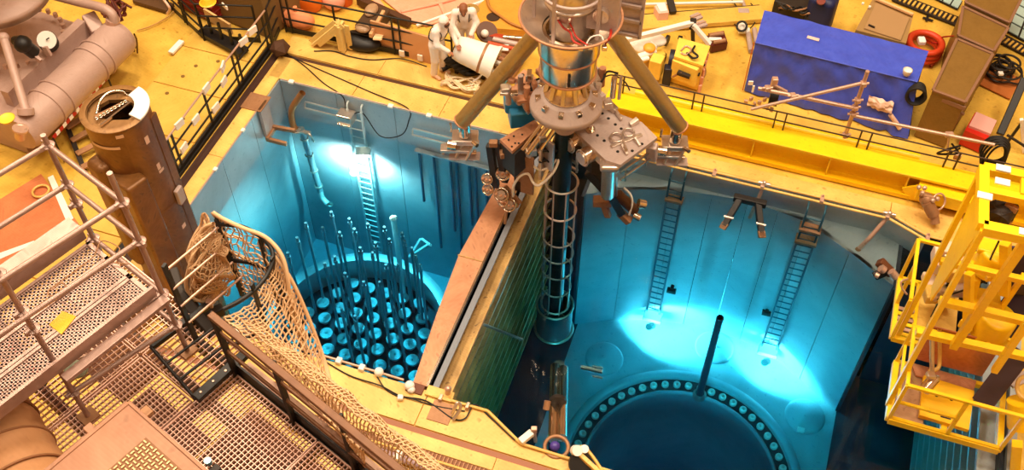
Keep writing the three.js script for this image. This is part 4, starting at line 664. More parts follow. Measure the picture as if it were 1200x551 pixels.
{ // crates and gear at the upper right
  const olive = mapped(surface(256, 2, worn([138, 104, 46], [100, 72, 28], .5, 6)), .5, .1), lip = std(0x8f6a52, .5, .2);
  const crate = (label, pts, y, deep) => { const t = thing('olive_crate', label, 'crate', pts[0].clone().setY(0), 'olive crates'); part('body', quad(pts, 0, y - .05), olive, t); const c = pts.reduce((a, p) => a.add(p.clone().multiplyScalar(.25)), V(0, 0, 0)); part('lid', quad(pts.map((p) => lerpV(c, p, 1.02)), y - .05, y), olive, t); for (let i = 0; i < 4; i++) { const a = lerpV(c, pts[i], 1.0).setY(y + .015), b = lerpV(c, pts[(i + 1) % 4], 1.0).setY(y + .015); part('rim', bar(a, b, .06, .04, .008), lip, t); } return t; };
  const c1 = crate('olive brown crate at the upper right, nearest to the yellow girder', [V(2.99, 1.3, -17.71), V(3.64, 1.3, -17.56), V(4.09, 1.3, -19.25), V(3.34, 1.3, -19.51)], 1.3);
  part('front_rail', [bar(V(3.03, 1.15, -17.74), V(3.69, 1.15, -17.56), .06, .1, .01), bar(V(3.09, 0.95, -17.82), V(3.73, 0.95, -17.61), .05, .05)], lip, c1);
  crate('olive brown crate at the upper right, between the two others', [V(3.36, 1.3, -19.64), V(4.1, 1.3, -19.36), V(4.36, 1.3, -20.24), V(3.39, 1.3, -20.67)], 1.3);
  crate('olive brown crate at the upper right, farthest from the yellow girder', [V(3.43, 1.3, -20.84), V(4.38, 1.3, -20.43), V(4.7, 1.3, -21.82), V(3.64, 1.3, -21.98)], 1.3);
  const r = thing('red_tool_box', 'red tool box with a pale pink lid beside the olive crates', 'box', V(4.35, 0, -18.15));
  part('body', quad([V(3.91, 0.42, -17.77), V(4.36, 0.42, -17.63), V(4.52, 0.42, -18.22), V(4.08, 0.42, -18.39)], 0, .4), std(0xc4210f, .4), r);
  part('lid', quad([V(3.97, 0.46, -17.88), V(4.41, 0.46, -17.77), V(4.51, 0.46, -18.22), V(4.09, 0.46, -18.35)], .4, .46), std(0xdba49a, .5), r); part('latch', tbox(V(4.2, 0.3, -17.84), .12, .08, .04, -.2, .01), M.galv, r);
  part('handle', tube([V(4.1, 0.3, -17.85), V(4.23, 0.22, -17.82), V(4.34, 0.3, -17.78)], .02), M.galv, r);
  const m = thing('orange_mat', 'orange mat lying under a coil of dark cable at the right', 'mat', V(4.61, 0, -20.21)); part('sheet', quad([V(4.18, 0.03, -19.82), V(4.36, 0.03, -20.58), V(5.09, 0.03, -20.28), V(4.88, 0.03, -19.52)], 0, .03), std(0xb8692a, .7), m);
  const cc = thing('cable_coil', 'coil of dark cable heaped on the orange mat', 'cable', V(4.62, 0.05, -20.34)); for (let k = 0; k < 8; k++) part('loop', ring(V(4.59, 0.1, -20.27).add(V(.12 * Math.sin(k * 2), .04 * k, .1 * Math.cos(k * 3))), .26 + .06 * Math.sin(k * 5), .025, 40), M.dark, cc);
  part('loose_loop', tube([V(4.68, 0.1, -20.42), V(4.89, 0.1, -20.55), V(5.08, 0.1, -20.32), V(5.02, 0.1, -20), V(4.77, 0.1, -19.98)], .022, 40), M.dark, cc); part('tag', tbox(V(4.51, 0.5, -19.71), .1, .04, .1, .3), M.white, cc);
  const hk = thing('cable_hank', 'hank of black cable hanging on the railing beside the crane', 'cable', V(4.38, 0.9, -16.72)); for (let k = 0; k < 8; k++) part('loop', tube([0, 1, 2, 3, 4, 5, 6, 7].map((i) => { const a = i / 8 * Math.PI * 2; return V(4.38, 0.9, -16.74).add(V(.26 * Math.cos(a) * (1 - .05 * k) + .03 * Math.sin(k * 3), .34 * Math.sin(a) * (1 + .04 * k), -.12 + .05 * k)); }), .022, 48, 8, true), M.rubber, hk);
  solo('black_post', 'thick black post leaning at the right edge behind the cable hank', 'post', [bar(V(4.64, 0.3, -17.99), V(4.82, 1.1, -18.95), .16, .16, .02)], M.black);
  const ch = thing('metal_stand', 'dark metal stand with a white leg at the right edge', 'stand', V(5.05, 0, -18.25)); part('leg', [bar(V(4.85, 0, -18.05), V(4.94, 0.8, -18.03), .05)], M.dark, ch); part('leg', [bar(V(5.23, 0, -17.97), V(4.86, 0.9, -17.9), .07)], M.white, ch); part('brace', bar(V(4.72, 0.5, -17.8), V(5.09, 0.5, -17.57), .04), M.dark, ch);
  const g = thing('grey_cabinet', 'brownish grey cabinet with a framed door lying behind the blue tarpaulin', 'cabinet', V(2.1, 0, -20.9));
  part('body', quad([V(1.3, 0.9, -19.67), V(2.4, 0.9, -19.57), V(2.46, 0.9, -20.6), V(1.54, 0.9, -20.96)], 0, .88), std(0x9c7c4c, .55), g); part('door', quad([V(1.47, 0.94, -19.74), V(2.27, 0.94, -19.59), V(2.38, 0.94, -20.43), V(1.61, 0.94, -20.73)], .88, .92), std(0xa6845a, .5), g); part('edge', [bar(V(1.58, 0.96, -20.82), V(2.44, 0.96, -20.51), .07, .06, .01)], std(0xe8b882, .5), g); part('hinge', [tbox(V(1.33, 0.94, -20.57), .05, .04, .05, 0), tbox(V(1.49, 0.94, -20.5), .05, .04, .05, 0)], M.white, g);
  part('handle', bar(V(1.54, 0.95, -19.85), V(1.68, 0.95, -19.8), .03), M.dark, g);
  const cr = thing('floor_cross', 'black cross painted on the yellow deck behind the orange hose coil', 'marking', V(2.93, 0, -21.84)); part('stroke', [quad([V(2.81, 0.01, -21.75), V(2.83, 0.01, -21.82), V(3.07, 0.01, -21.77), V(3.05, 0.01, -21.7)], .0, .006)], M.black, cr); part('stroke', [quad([V(2.92, 0.01, -22.09), V(2.98, 0.01, -22.08), V(2.94, 0.01, -21.66), V(2.88, 0.01, -21.68)], .0, .008)], M.black, cr);
  const rh = thing('orange_hose_coil', 'thick orange red hose coil lying behind the right end of the blue tarpaulin', 'hose', V(2.84, 0.1, -20.52)); for (let k = 0; k < 3; k++) part('loop', ring(V(2.84, 0.12, -20.44).add(V(.03 * k, .12 * k, .02 * k)), .42 - .03 * k, .075, 44, 10), std(0xd0401a, .45), rh); part('wrap', [tbox(V(2.78, 0.5, -20.26), .16, .12, .2, .3, .03)], M.white, rh);
  part('rope', tube([V(3.02, 0.4, -20.4), V(3.19, 0.3, -20.58), V(3.21, 0.4, -20.65), V(3.4, 0.9, -20.15)], .02), std(0xa8231a, .5), rh); part('chain', tube([V(3.25, 0.3, -20.73), V(3.19, 0.2, -20.46), V(3.12, 0.1, -20.31), V(3.22, 0.05, -20.22), V(3.12, 0.05, -20.01)], .03), std(0x9a3a1c, .5), rh);
  // grille strip and pale glazed panels
  const gs = thing('grille_strip', 'dark slotted strip in the deck at the upper right edge', 'grille', V(2.86, 0, -22.15)); part('frame', [bar(V(2.1, 0.02, -22.34), V(3.64, 0.02, -21.86), .34, .03)], M.dark, gs); for (let k = 0; k < 14; k++) part('slat', bar(lerpV(V(2.13, 0.05, -22.31), V(3.59, 0.05, -21.87), k / 14), lerpV(V(2.13, 0.05, -22.31), V(3.59, 0.05, -21.87), (k + .45) / 14), .2, .03), M.deckSlab, gs);
  const gs2 = thing('grille_strip', 'dark slotted strip right of the olive crates', 'grille', V(4.94, 0, -21.4)); part('frame', bar(V(4.58, 0.02, -21.6), V(5.4, 0.02, -21.19), .34, .03), M.dark, gs2); for (let k = 0; k < 8; k++) part('slat', bar(lerpV(V(4.61, 0.05, -21.54), V(5.37, 0.05, -21.14), k / 8), lerpV(V(4.61, 0.05, -21.54), V(5.37, 0.05, -21.14), (k + .45) / 8), .2, .03), M.deckSlab, gs2);
  const gp = (label, pts, nx, nz) => { const t = thing('tiled_deck', label, 'panel', pts[0].clone()); for (let i = 0; i < nx; i++) for (let j = 0; j < nz; j++) { const f = (u, v) => lerpV(lerpV(pts[0], pts[1], u), lerpV(pts[3], pts[2], u), v); part('pane', quad([f((i + .08) / nx, (j + .08) / nz), f((i + .92) / nx, (j + .08) / nz), f((i + .92) / nx, (j + .92) / nz), f((i + .08) / nx, (j + .92) / nz)], .01, .04), std(0xa8c4c0, .3), t); } part('backing', quad(pts, 0, .02), M.black, t); return t; };
  gp('pale blue tiled panel at the top edge left of the olive crates', [V(2.81, 0, -22.68), V(3.58, 0, -22.33), V(3.67, 0, -22.7), V(2.93, 0, -23)], 4, 1);
  gp('pale blue tiled panel at the right edge beyond the olive crates', [V(4.73, 0, -21.87), V(5.23, 0, -21.59), V(5.5, 0, -23.05), V(4.98, 0, -23.35)], 2, 4);
  const db = thing('blue_bundle', 'dark blue wrapped bundle standing behind the blue tarpaulin', 'bundle', V(0.54, 0, -21.02)); part('wrap', [tbox(V(0.49, 0.5, -20.55), .62, 1.0, .55, -.2, .16)], std(0x1a2450, .55), db); part('opening', rod(V(0.42, 1, -20.25), V(0.42, 1.03, -20.24), .1, 16), std(0x7a3020, .5), db);
  const cb = thing('cable_box', 'dark box of tangled cables behind the left end of the blue tarpaulin', 'box', V(-.22, 0, -21.09)); part('box', tbox(V(-.16, 0.25, -20.78), .8, .5, .5, -.2, .03), M.dark, cb); for (let k = 0; k < 5; k++) part('cable', tube([0, 1, 2, 3, 4].map((i) => V(-.36, 0.55, -20.39).add(V(i * .17 - .1 + .05 * Math.sin(k), .06 * Math.cos(i + k), .12 * Math.sin(i * 2 + k)))), .025), k % 2 ? M.bracketPlate : M.black, cb);
  const vl = thing('valve_cluster', 'cluster of small pipes and a black valve left of the blue tarpaulin', 'valve', V(-1.11, 0, -20.06)); part('body', [ball(V(-1.13, 0.15, -19.83), .13), rod(V(-1.2, 0.1, -19.78), V(-.97, 0.1, -19.85), .07)], M.white, vl); part('wheel', align(new THREE.TorusGeometry(.11, .025, 8, 20).rotateX(Math.PI / 2), V(-1.15, 0.3, -19.7), V(-1.15, 0.33, -19.67)), M.black, vl); part('pipe', [rod(V(-.97, 0.06, -19.78), V(-.8, 0.06, -19.2), .06), rod(V(-.87, 0.06, -20), V(-.73, 0.06, -19.54), .06), rod(V(-1.34, 0.06, -20.97), V(-1.19, 0.06, -20.62), .04)], M.greySteel, vl); part('bracket', tbox(V(-1.23, 0.08, -20.51), .26, .12, .16, .3, .02), M.greySteel, vl);
  solo('thin_cables', 'thin dark cables looping on the yellow deck left of the blue tarpaulin', 'cable', tube([V(-1.58, 0.03, -20.93), V(-1.33, 0.03, -20.54), V(-1.37, 0.03, -20.13), V(-1.13, 0.03, -19.89), V(-.93, 0.03, -20.15), V(-.91, 0.03, -20.68), V(-1.13, 0.03, -20.95)], .014, 80), M.dark);
}
{ // yellow pump unit and things by the manipulator
  const py = mapped(surface(256, 2, worn([250, 214, 96], [226, 176, 50], .5, 6)), .45, 0);
  const t = thing('yellow_unit', 'pale yellow box unit with a black looped handle on top', 'machine', V(-2.08, 0, -18.38));
  part('body', quad([V(-2.3, 0.75, -17.67), V(-1.68, 0.75, -17.59), V(-1.67, 0.75, -18.24), V(-2.35, 0.75, -18.28)], .0, .75), py, t);
  part('top', quad([V(-2.31, 0.79, -17.62), V(-1.65, 0.79, -17.52), V(-1.64, 0.79, -18.2), V(-2.35, 0.79, -18.26)], .73, .79), py, t);
  part('handle', tube([V(-2.07, 0.8, -17.8), V(-1.9, 0.86, -17.61), V(-1.81, 0.9, -17.66), V(-1.95, 0.9, -17.78), V(-1.95, 0.86, -18.01)], .025, 40), M.black, t); part('rope', tube([V(-2.21, 0.8, -17.82), V(-2.14, 0.82, -17.99), V(-2, 0.82, -17.92), V(-2.07, 0.82, -17.72), V(-2.19, 0.82, -17.74)], .02, 40), M.galv, t);
  part('front_housing', [bar(V(-2.3, 0.45, -17.73), V(-1.71, 0.45, -17.58), .3, .5, .02)], py, t); part('front_window', quad([V(-2.17, 0.5, -17.43), V(-1.88, 0.5, -17.38), V(-1.87, 0.5, -17.59), V(-2.14, 0.5, -17.61)], .45, .52), M.dark, t); part('pad', [tbox(V(-2.33, 0.76, -18.3), .1, .06, .1, 0, .02), tbox(V(-1.73, 0.5, -17.55), .09, .06, .09, 0, .02), tbox(V(-1.68, 0.6, -17.77), .1, .05, .06, 0, .02)], M.black, t);
  part('hoses', [tube([V(-2.26, 0.3, -17.51), V(-2.08, 0.5, -17.46), V(-1.93, 0.3, -17.57), V(-1.8, 0.4, -17.61)], .025), tube([V(-1.76, 0.5, -18.04), V(-1.63, 0.2, -18.02), V(-1.67, 0.05, -17.77)], .03)], M.bracketPlate, t);
  solo('wheel_block', 'black and blue wheel block left of the pale yellow unit', 'wheel', [rod(V(-2.45, 0.4, -17.92), V(-2.34, 0.4, -17.93), .24, 24), tbox(V(-2.4, 0.2, -17.64), .18, .5, .2, .2, .03)], std(0x18182a, .5));
  const w = thing('yellow_cart', 'yellow cart with white sacks left of the pale yellow unit', 'cart', V(-3.03, 0, -18.14));
  part('frame', [bar(V(-2.8, 0.4, -17.62), V(-2.53, 0.4, -17.6), .3, .5, .02), bar(V(-3.21, 0.3, -17.72), V(-2.63, 0.3, -18.22), .2, .1, .02)], py, w); part('sack', [new THREE.SphereGeometry(.3, 18, 12).scale(1.2, .5, .9).translate(...V(-3.13, 0.5, -18.11)), new THREE.SphereGeometry(.26, 18, 12).scale(1.3, .5, .8).translate(...V(-2.95, 0.55, -18.29))], M.white, w); part('roll', [rod(V(-3.11, 0.6, -17.54), V(-2.77, 0.6, -17.87), .07, 14), rod(V(-3.03, 0.6, -17.45), V(-2.86, 0.6, -17.6), .05, 14)], M.white, w); part('orange_sack', new THREE.SphereGeometry(.14, 14, 10).scale(1, .6, 1).translate(...V(-2.9, 0.7, -17.82)), std(0xf0a030, .5), w); part('wheel', [rod(V(-2.65, 0.15, -18.21), V(-2.59, 0.15, -18.2), .13, 18), rod(V(-2.72, 0.15, -18.84), V(-2.66, 0.15, -18.83), .13, 18)], M.black, w);
  const lb = thing('white_boom', 'long white square tube lying across to an angled white tube', 'tube', V(-2.83, 0.9, -18.14)); part('tube', bar(V(-3.5, 0.9, -17.61), V(-2.16, 0.9, -18.71), .11, .11, .01), M.white, lb); part('tube', bar(V(-2.14, 0.9, -18.65), V(-1.69, 0.5, -18.6), .11, .09, .01), M.white, lb); part('joint', [tbox(V(-2.16, 0.85, -18.74), .14, .24, .14, .2, .02), bar(V(-2.14, 0.9, -18.62), V(-2.1, 0.1, -18.96), .07)], M.dark, lb);
  for (const [p, q, s] of [[V(-2.26, 0.5, -19.35), V(-2.11, 0.5, -19.53), 'small grey plate lying above the end of the white boom'], [V(-2.17, 0.5, -19.09), V(-1.94, 0.5, -19.3), 'larger grey plate lying beside the end of the white boom']]) { const o = thing('grey_plate', s, 'plate', p.clone()); part('plate', bar(p, q, .2, .06, .01), M.greySteel, o); part('edge', bar(p.clone().add(V(0, .04, 0)), q.clone().add(V(0, .04, 0)), .04, .03), M.galv, o); }
  const rb = thing('parts_tray', 'small dark red tray of parts beside the pale yellow unit', 'tray', V(-1.6, 0, -19.38)); part('tray', quad([V(-1.86, 0.2, -19.23), V(-1.52, 0.2, -19.54), V(-1.35, 0.2, -19.15), V(-1.67, 0.2, -18.92)], 0, .2), std(0x571512, .5), rb); part('tool', [rod(V(-1.8, 0.24, -19.2), V(-1.52, 0.24, -19.39), .06), rod(V(-1.66, 0.24, -19), V(-1.42, 0.24, -19.17), .05)], M.bracketPlate, rb); part('rag', tbox(V(-1.64, 0.26, -19.1), .3, .06, .1, .3, .02), M.white, rb);
  const wb = thing('white_case', 'white case with a dark strap lying at the top centre', 'case', V(-3.1, 0.1, -19.98)); part('case', quad([V(-3.23, 0.35, -19.73), V(-3.07, 0.35, -19.49), V(-2.85, 0.35, -19.6), V(-3.02, 0.35, -19.97)], 0, .33), std(0xe6b8a8, .5), wb); part('sheet', quad([V(-3.2, 0.36, -19.8), V(-3.04, 0.36, -19.55), V(-2.9, 0.36, -19.64), V(-3.03, 0.36, -19.92)], .33, .35), M.white, wb); part('strap', [bar(V(-2.99, 0.3, -20.22), V(-2.77, 0.2, -19.79), .16, .1, .02)], M.dark, wb);
  solo('long_rail', 'thin pale rail lying across the deck along the top edge', 'rail', rod(V(-3.58, 0.1, -19.98), V(-1.32, 0.1, -20.85), .035), M.white);
  const kb = thing('floor_kerb', 'low tan kerb running across the far deck behind the manipulator', 'kerb', V(-2.56, 0, -19.96)); part('kerb', [bar(V(-3.48, 0.06, -19.3), V(-.76, 0.06, -20.63), .5, .12, .01)], M.deckSlab, kb); part('kerb', bar(V(-3.66, 0.05, -19.52), V(-.91, 0.05, -20.86), .06, .1, .01), M.dark, kb);
  solo('red_white_rag', 'red and white striped tape trailing beside the pale yellow unit', 'tape', [0, 1, 2, 3, 4].map((i) => tbox(lerpV(V(-1.67, 0.5, -18.18), V(-1.63, 0.1, -17.55), i / 4), .08, .22, .05, i, .02)), std(0xe8a888, .6));
}
{ // far deck, left of the manipulator
  const sheetM = mapped(surface(256, 3, worn([240, 176, 146], [216, 136, 104], .7, 8)), .55, 0);
  const t = thing('pink_sheet', 'wide pink plastic sheet spread over the far deck at the top', 'sheet', V(-8.09, 0, -18.57)); part('sheet', quad([V(-9.79, 0.02, -18.41), V(-8.56, 0.02, -17.68), V(-8.17, 0.02, -17.68), V(-6.2, 0.02, -19.5), V(-6.22, 0.02, -20.77), V(-10.43, 0.02, -19.33)], .0, .025), sheetM, t); part('hem', [bar(V(-8.38, 0.05, -17.57), V(-7.08, 0.05, -19.09), .06, .05, .01)], M.white, t); part('fold', [bar(V(-8.32, 0.05, -18.73), V(-7.83, 0.05, -18.09), .1, .04, .015), bar(V(-9.67, 0.05, -18.13), V(-9.3, 0.05, -17.79), .2, .05, .02), tube([V(-8.92, 0.04, -17.93), V(-8.09, 0.06, -18.59), V(-7.46, 0.04, -19.25)], .04)], sheetM, t);
  solo('dark_plank', 'dark brown beam along the near edge of the pink sheet', 'beam', bar(V(-10.01, 0.12, -17.92), V(-8.53, 0.12, -17.53), .16, .2, .01), std(0x4e2c12, .6));  // a beam along the edge of the sheet
  const dk = thing('dark_case', 'dark open case leaning behind the far black railing', 'case', V(-9.32, 0.1, -17.25)); part('case', [bar(V(-9.2, 0.35, -17.43), V(-9.24, 0.35, -16.64), .5, .3, .02)], std(0x4a3420, .5), dk); part('edge', bar(V(-9.04, 0.5, -17.28), V(-8.99, 0.5, -16.41), .08, .12, .01), std(0xd0a070, .5), dk); part('round_tool', new THREE.SphereGeometry(.15, 16, 12).scale(1, .7, 1.5).translate(...V(-9.31, 0.55, -17.19)), std(0xa88868, .4), dk); part('round_tool', new THREE.SphereGeometry(.13, 16, 12).scale(1.4, .7, 1).translate(...V(-9.24, 0.55, -16.54)), std(0xa88868, .4), dk);
  solo('black_bag', 'black bag lying behind the far railing right of the yellow trestle', 'bag', new THREE.SphereGeometry(.42, 24, 14).scale(1.2, .45, .7).translate(...V(-9.33, 0.15, -16.55)), M.black);
  const af = thing('yellow_trestle', 'yellow folded trestle of two channel legs on the far deck', 'trestle', V(-9.98, 0, -16.61)); part('leg', [bar(V(-10.38, 0.06, -16.24), V(-9.72, 0.75, -16.31), .26, .07, .01)], mapped(surface(128, 1, worn([236, 206, 130], [204, 168, 96], .5, 6)), .5, 0), af); part('leg', [bar(V(-9.61, 0.03, -16.28), V(-9.63, 0.78, -16.27), .28, .07, .01)], af.children[0].material, af); part('flange', [bar(V(-10.44, 0.1, -16.2), V(-9.74, 0.82, -16.25), .03, .12), bar(V(-10.22, 0.1, -16.15), V(-9.54, 0.82, -16.19), .03, .12), bar(V(-9.67, 0.05, -16.18), V(-9.68, 0.8, -16.17), .03, .12), bar(V(-9.49, 0.05, -16.3), V(-9.47, 0.8, -16.24), .03, .12)], af.children[0].material, af);
  const ow = (n, label, p, s, c) => { const o = thing(n, label, 'sack', p); part('sack', new THREE.SphereGeometry(.4, 24, 16).scale(...s).translate(p.x, p.y + .2, p.z), std(c, .55), o); part('tie', rod(V(p.x, p.y + .2 + .36 * s[1], p.z), V(p.x, p.y + .3 + .42 * s[1], p.z), .05), std(c, .6), o); };
  ow('orange_sack', 'bright orange sack behind the corner of the far railing', V(-11.1, 0, -17.44), [.9, .9, .6], 0xe07018); ow('orange_sack', 'pale orange sack leaning on the far railing', V(-11.03, 0, -16.73), [1.1, .6, .6], 0xe89060); ow('pink_sack', 'pink sack with folds left of the dark case', V(-10.52, 0, -17.63), [.7, .6, .6], 0xe8a088); ow('orange_sack', 'deep orange sack standing at the top left of the dark case', V(-10.33, 0, -17.9), [.4, 1.1, .5], 0xd85c14);
  const pb = thing('tan_panel', 'tan board leaning behind the far railing near the white worker', 'board', V(-8.63, 0, -17.23)); part('board', [bar(V(-9.07, 0.35, -16.64), V(-7.53, 0.35, -16.54), .05, .8, .01)], std(0xd8a070, .6), pb); part('prop', [bar(V(-9.08, 0.1, -17.4), V(-8.8, 0.5, -16.35), .2, .05, .01)], std(0xf0d0a0, .6), pb);
  solo('rope_bundle', 'dark rock-like bundle lying on the railing corner by the left pool', 'bundle', new THREE.IcosahedronGeometry(.24, 0).scale(1, .8, 1).translate(...V(-10.93, 0.22, -15.66)), std(0x4a2c16, .8));
  solo('deck_cable', 'thin cable snaking over the far deck in front of the railing', 'cable', tube([V(-10.28, 0.02, -16.01), V(-9.87, 0.02, -16.15), V(-9.43, 0.02, -16.11), V(-8.92, 0.02, -16.16), V(-8.29, 0.02, -16.41), V(-7.64, 0.02, -16.36)], .014, 70), M.dark);
  const yp = thing('yellow_base_plate', 'yellow machine base with two round holes behind the white workers', 'base', V(-6.96, 0, -18.45)); part('plate', quad([V(-7.39, 0.2, -17.91), V(-7.11, 0.2, -18.88), V(-6.16, 0.2, -19.13), V(-5.81, 0.2, -18.07), V(-6.84, 0.2, -17.84)], 0, .2), mapped(surface(128, 2, worn([222, 160, 60], [180, 120, 36], .7, 6)), .5, 0), yp); part('hole', [disc(V(-6.72, 0.2, -18.27), .16, .02)], std(0x3a2410, .7), yp); part('hole', [disc(V(-7.31, 0.2, -18.37), .2, .02)], std(0x9a7a3a, .7), yp); part('hose', tube([V(-7.11, 0.25, -18.88), V(-6.86, 0.25, -18.49), V(-6.51, 0.25, -18.28), V(-6.21, 0.25, -18.13), V(-5.85, 0.25, -18.06)], .03), std(0xb07838, .5), yp);
  const db = thing('wrapped_drum', 'drum wrapped in white cloth held by the two white workers', 'drum', V(-6.88, 0.3, -16.83)); const a = V(-6.93, 0.75, -16.41), b = V(-6.3, 0.6, -16.42);
  part('cloth', [lathe([[0, 0], [.26, .02], [.3, .2], [.32, .5], [.36, .85], [.4, .95], [.36, .97], [.3, .6], [.2, .06]], V(0, 0, 0), 28).applyQuaternion(new THREE.Quaternion().setFromUnitVectors(UP, b.clone().sub(a).normalize())).translate(a.x, a.y, a.z)], M.white, db); part('drum_end', align(new THREE.TorusGeometry(.3, .05, 10, 28).rotateX(Math.PI / 2), b, b.clone().add(b.clone().sub(a).multiplyScalar(.02))), M.bracketPlate, db);
  part('hub', rod(a, lerpV(a, b, .9), .14, 18), M.dark, db); part('support', [bar(b.clone().setY(0), b, .08)], M.dark, db); part('support', [bar(a.clone().setY(0), a, .08)], M.dark, db);
  const pd = thing('round_dish', 'dark round dish leaning behind the wrapped drum', 'lid', V(-6.69, 0.2, -17.77)); part('disc', rod(V(-6.56, 0.5, -17.37), V(-6.53, 0.56, -17.34), .24, 28), std(0x5c3418, .5), pd); part('wad', ball(V(-6.53, 0.62, -17.19), .09), M.white, pd);
  const tb = thing('tube_rack', 'rack of pale and gold tubes between the drum and the slanting arm', 'rack', V(-6.05, 0.2, -17.08)); const cs = [M.gateTop, M.white, M.brushed, std(0xc0481c, .5), M.greySteel];
  const PT = [[V(-6.44, 0.6, -16.61), V(-5.6, 0.6, -16.48)], [V(-6.38, 0.5, -16.64), V(-5.66, 0.5, -16.41)], [V(-6.49, 0.4, -16.6), V(-5.8, 0.4, -16.36)], [V(-6.32, 0.7, -16.83), V(-5.52, 0.7, -16.81)], [V(-6.25, 0.7, -16.98), V(-5.5, 0.7, -16.99)], [V(-6.13, 0.5, -16.96), V(-5.53, 0.5, -16.86)], [V(-6.41, 0.35, -16.56), V(-5.89, 0.35, -16.27)], [V(-6.1, 0.6, -17.22), V(-5.54, 0.6, -17.35)]];
  PT.forEach((q, i) => part('tube', rod(q[0], q[1], .045 + .015 * (i % 3), 12), cs[i % 5], tb));
  part('bed', quad([V(-6.59, 0.2, -16.75), V(-6.51, 0.2, -17.57), V(-5.59, 0.2, -17.64), V(-5.64, 0.2, -16.47)], 0, .15), M.bracketPlate, tb); part('label_card', [tbox(V(-5.98, 0.7, -16.77), .3, .02, .2, .3), tbox(V(-6.18, 0.68, -16.66), .24, .02, .18, .3)], M.white, tb); part('red_beam', [bar(V(-6.5, 0.45, -17.33), V(-5.61, 0.45, -17.45), .12, .1, .01)], std(0xa83a1a, .5), tb);
  solo('black_hose_heap', 'heap of black hoses on the deck beside the white worker', 'hoses', [0, 1, 2, 3, 4, 5].map((k) => tube([0, 1, 2, 3, 4, 5].map((i) => V(-6.81, 0.12, -16.4).add(V(i * .16 - .42, .06 * k + .05 * Math.sin(i * 2 + k), .13 * Math.cos(i * 1.7 + k)))), .06, 40)), M.black);
  solo('clear_plastic', 'crumpled clear plastic film lying at the rim below the white worker', 'film', [0, 1, 2, 3, 4, 5, 6].map((k) => tube([0, 1, 2, 3, 4, 5].map((i) => V(-6.68, 0.06, -16.01).add(V(.42 * Math.cos(i * 1.1 + k), .05 + .05 * Math.sin(i * 3 + k), .2 * Math.sin(i * 1.9 + k * 1.3)))), .02, 40, 6)), std(0xe8cfa8, .3));
  solo('white_hose', 'white hose curling from the tube rack to the left pool rim', 'hose', tube([V(-6.21, 0.4, -16.16), V(-6.34, 0.2, -16.17), V(-6.48, 0.05, -16.12), V(-6.3, 0.03, -15.86), V(-6.02, 0.1, -15.31), V(-6.08, -.4, -15.21), V(-6.11, -.45, -15.09), V(-6.25, -.1, -15.17)], .022, 70), M.white);
}
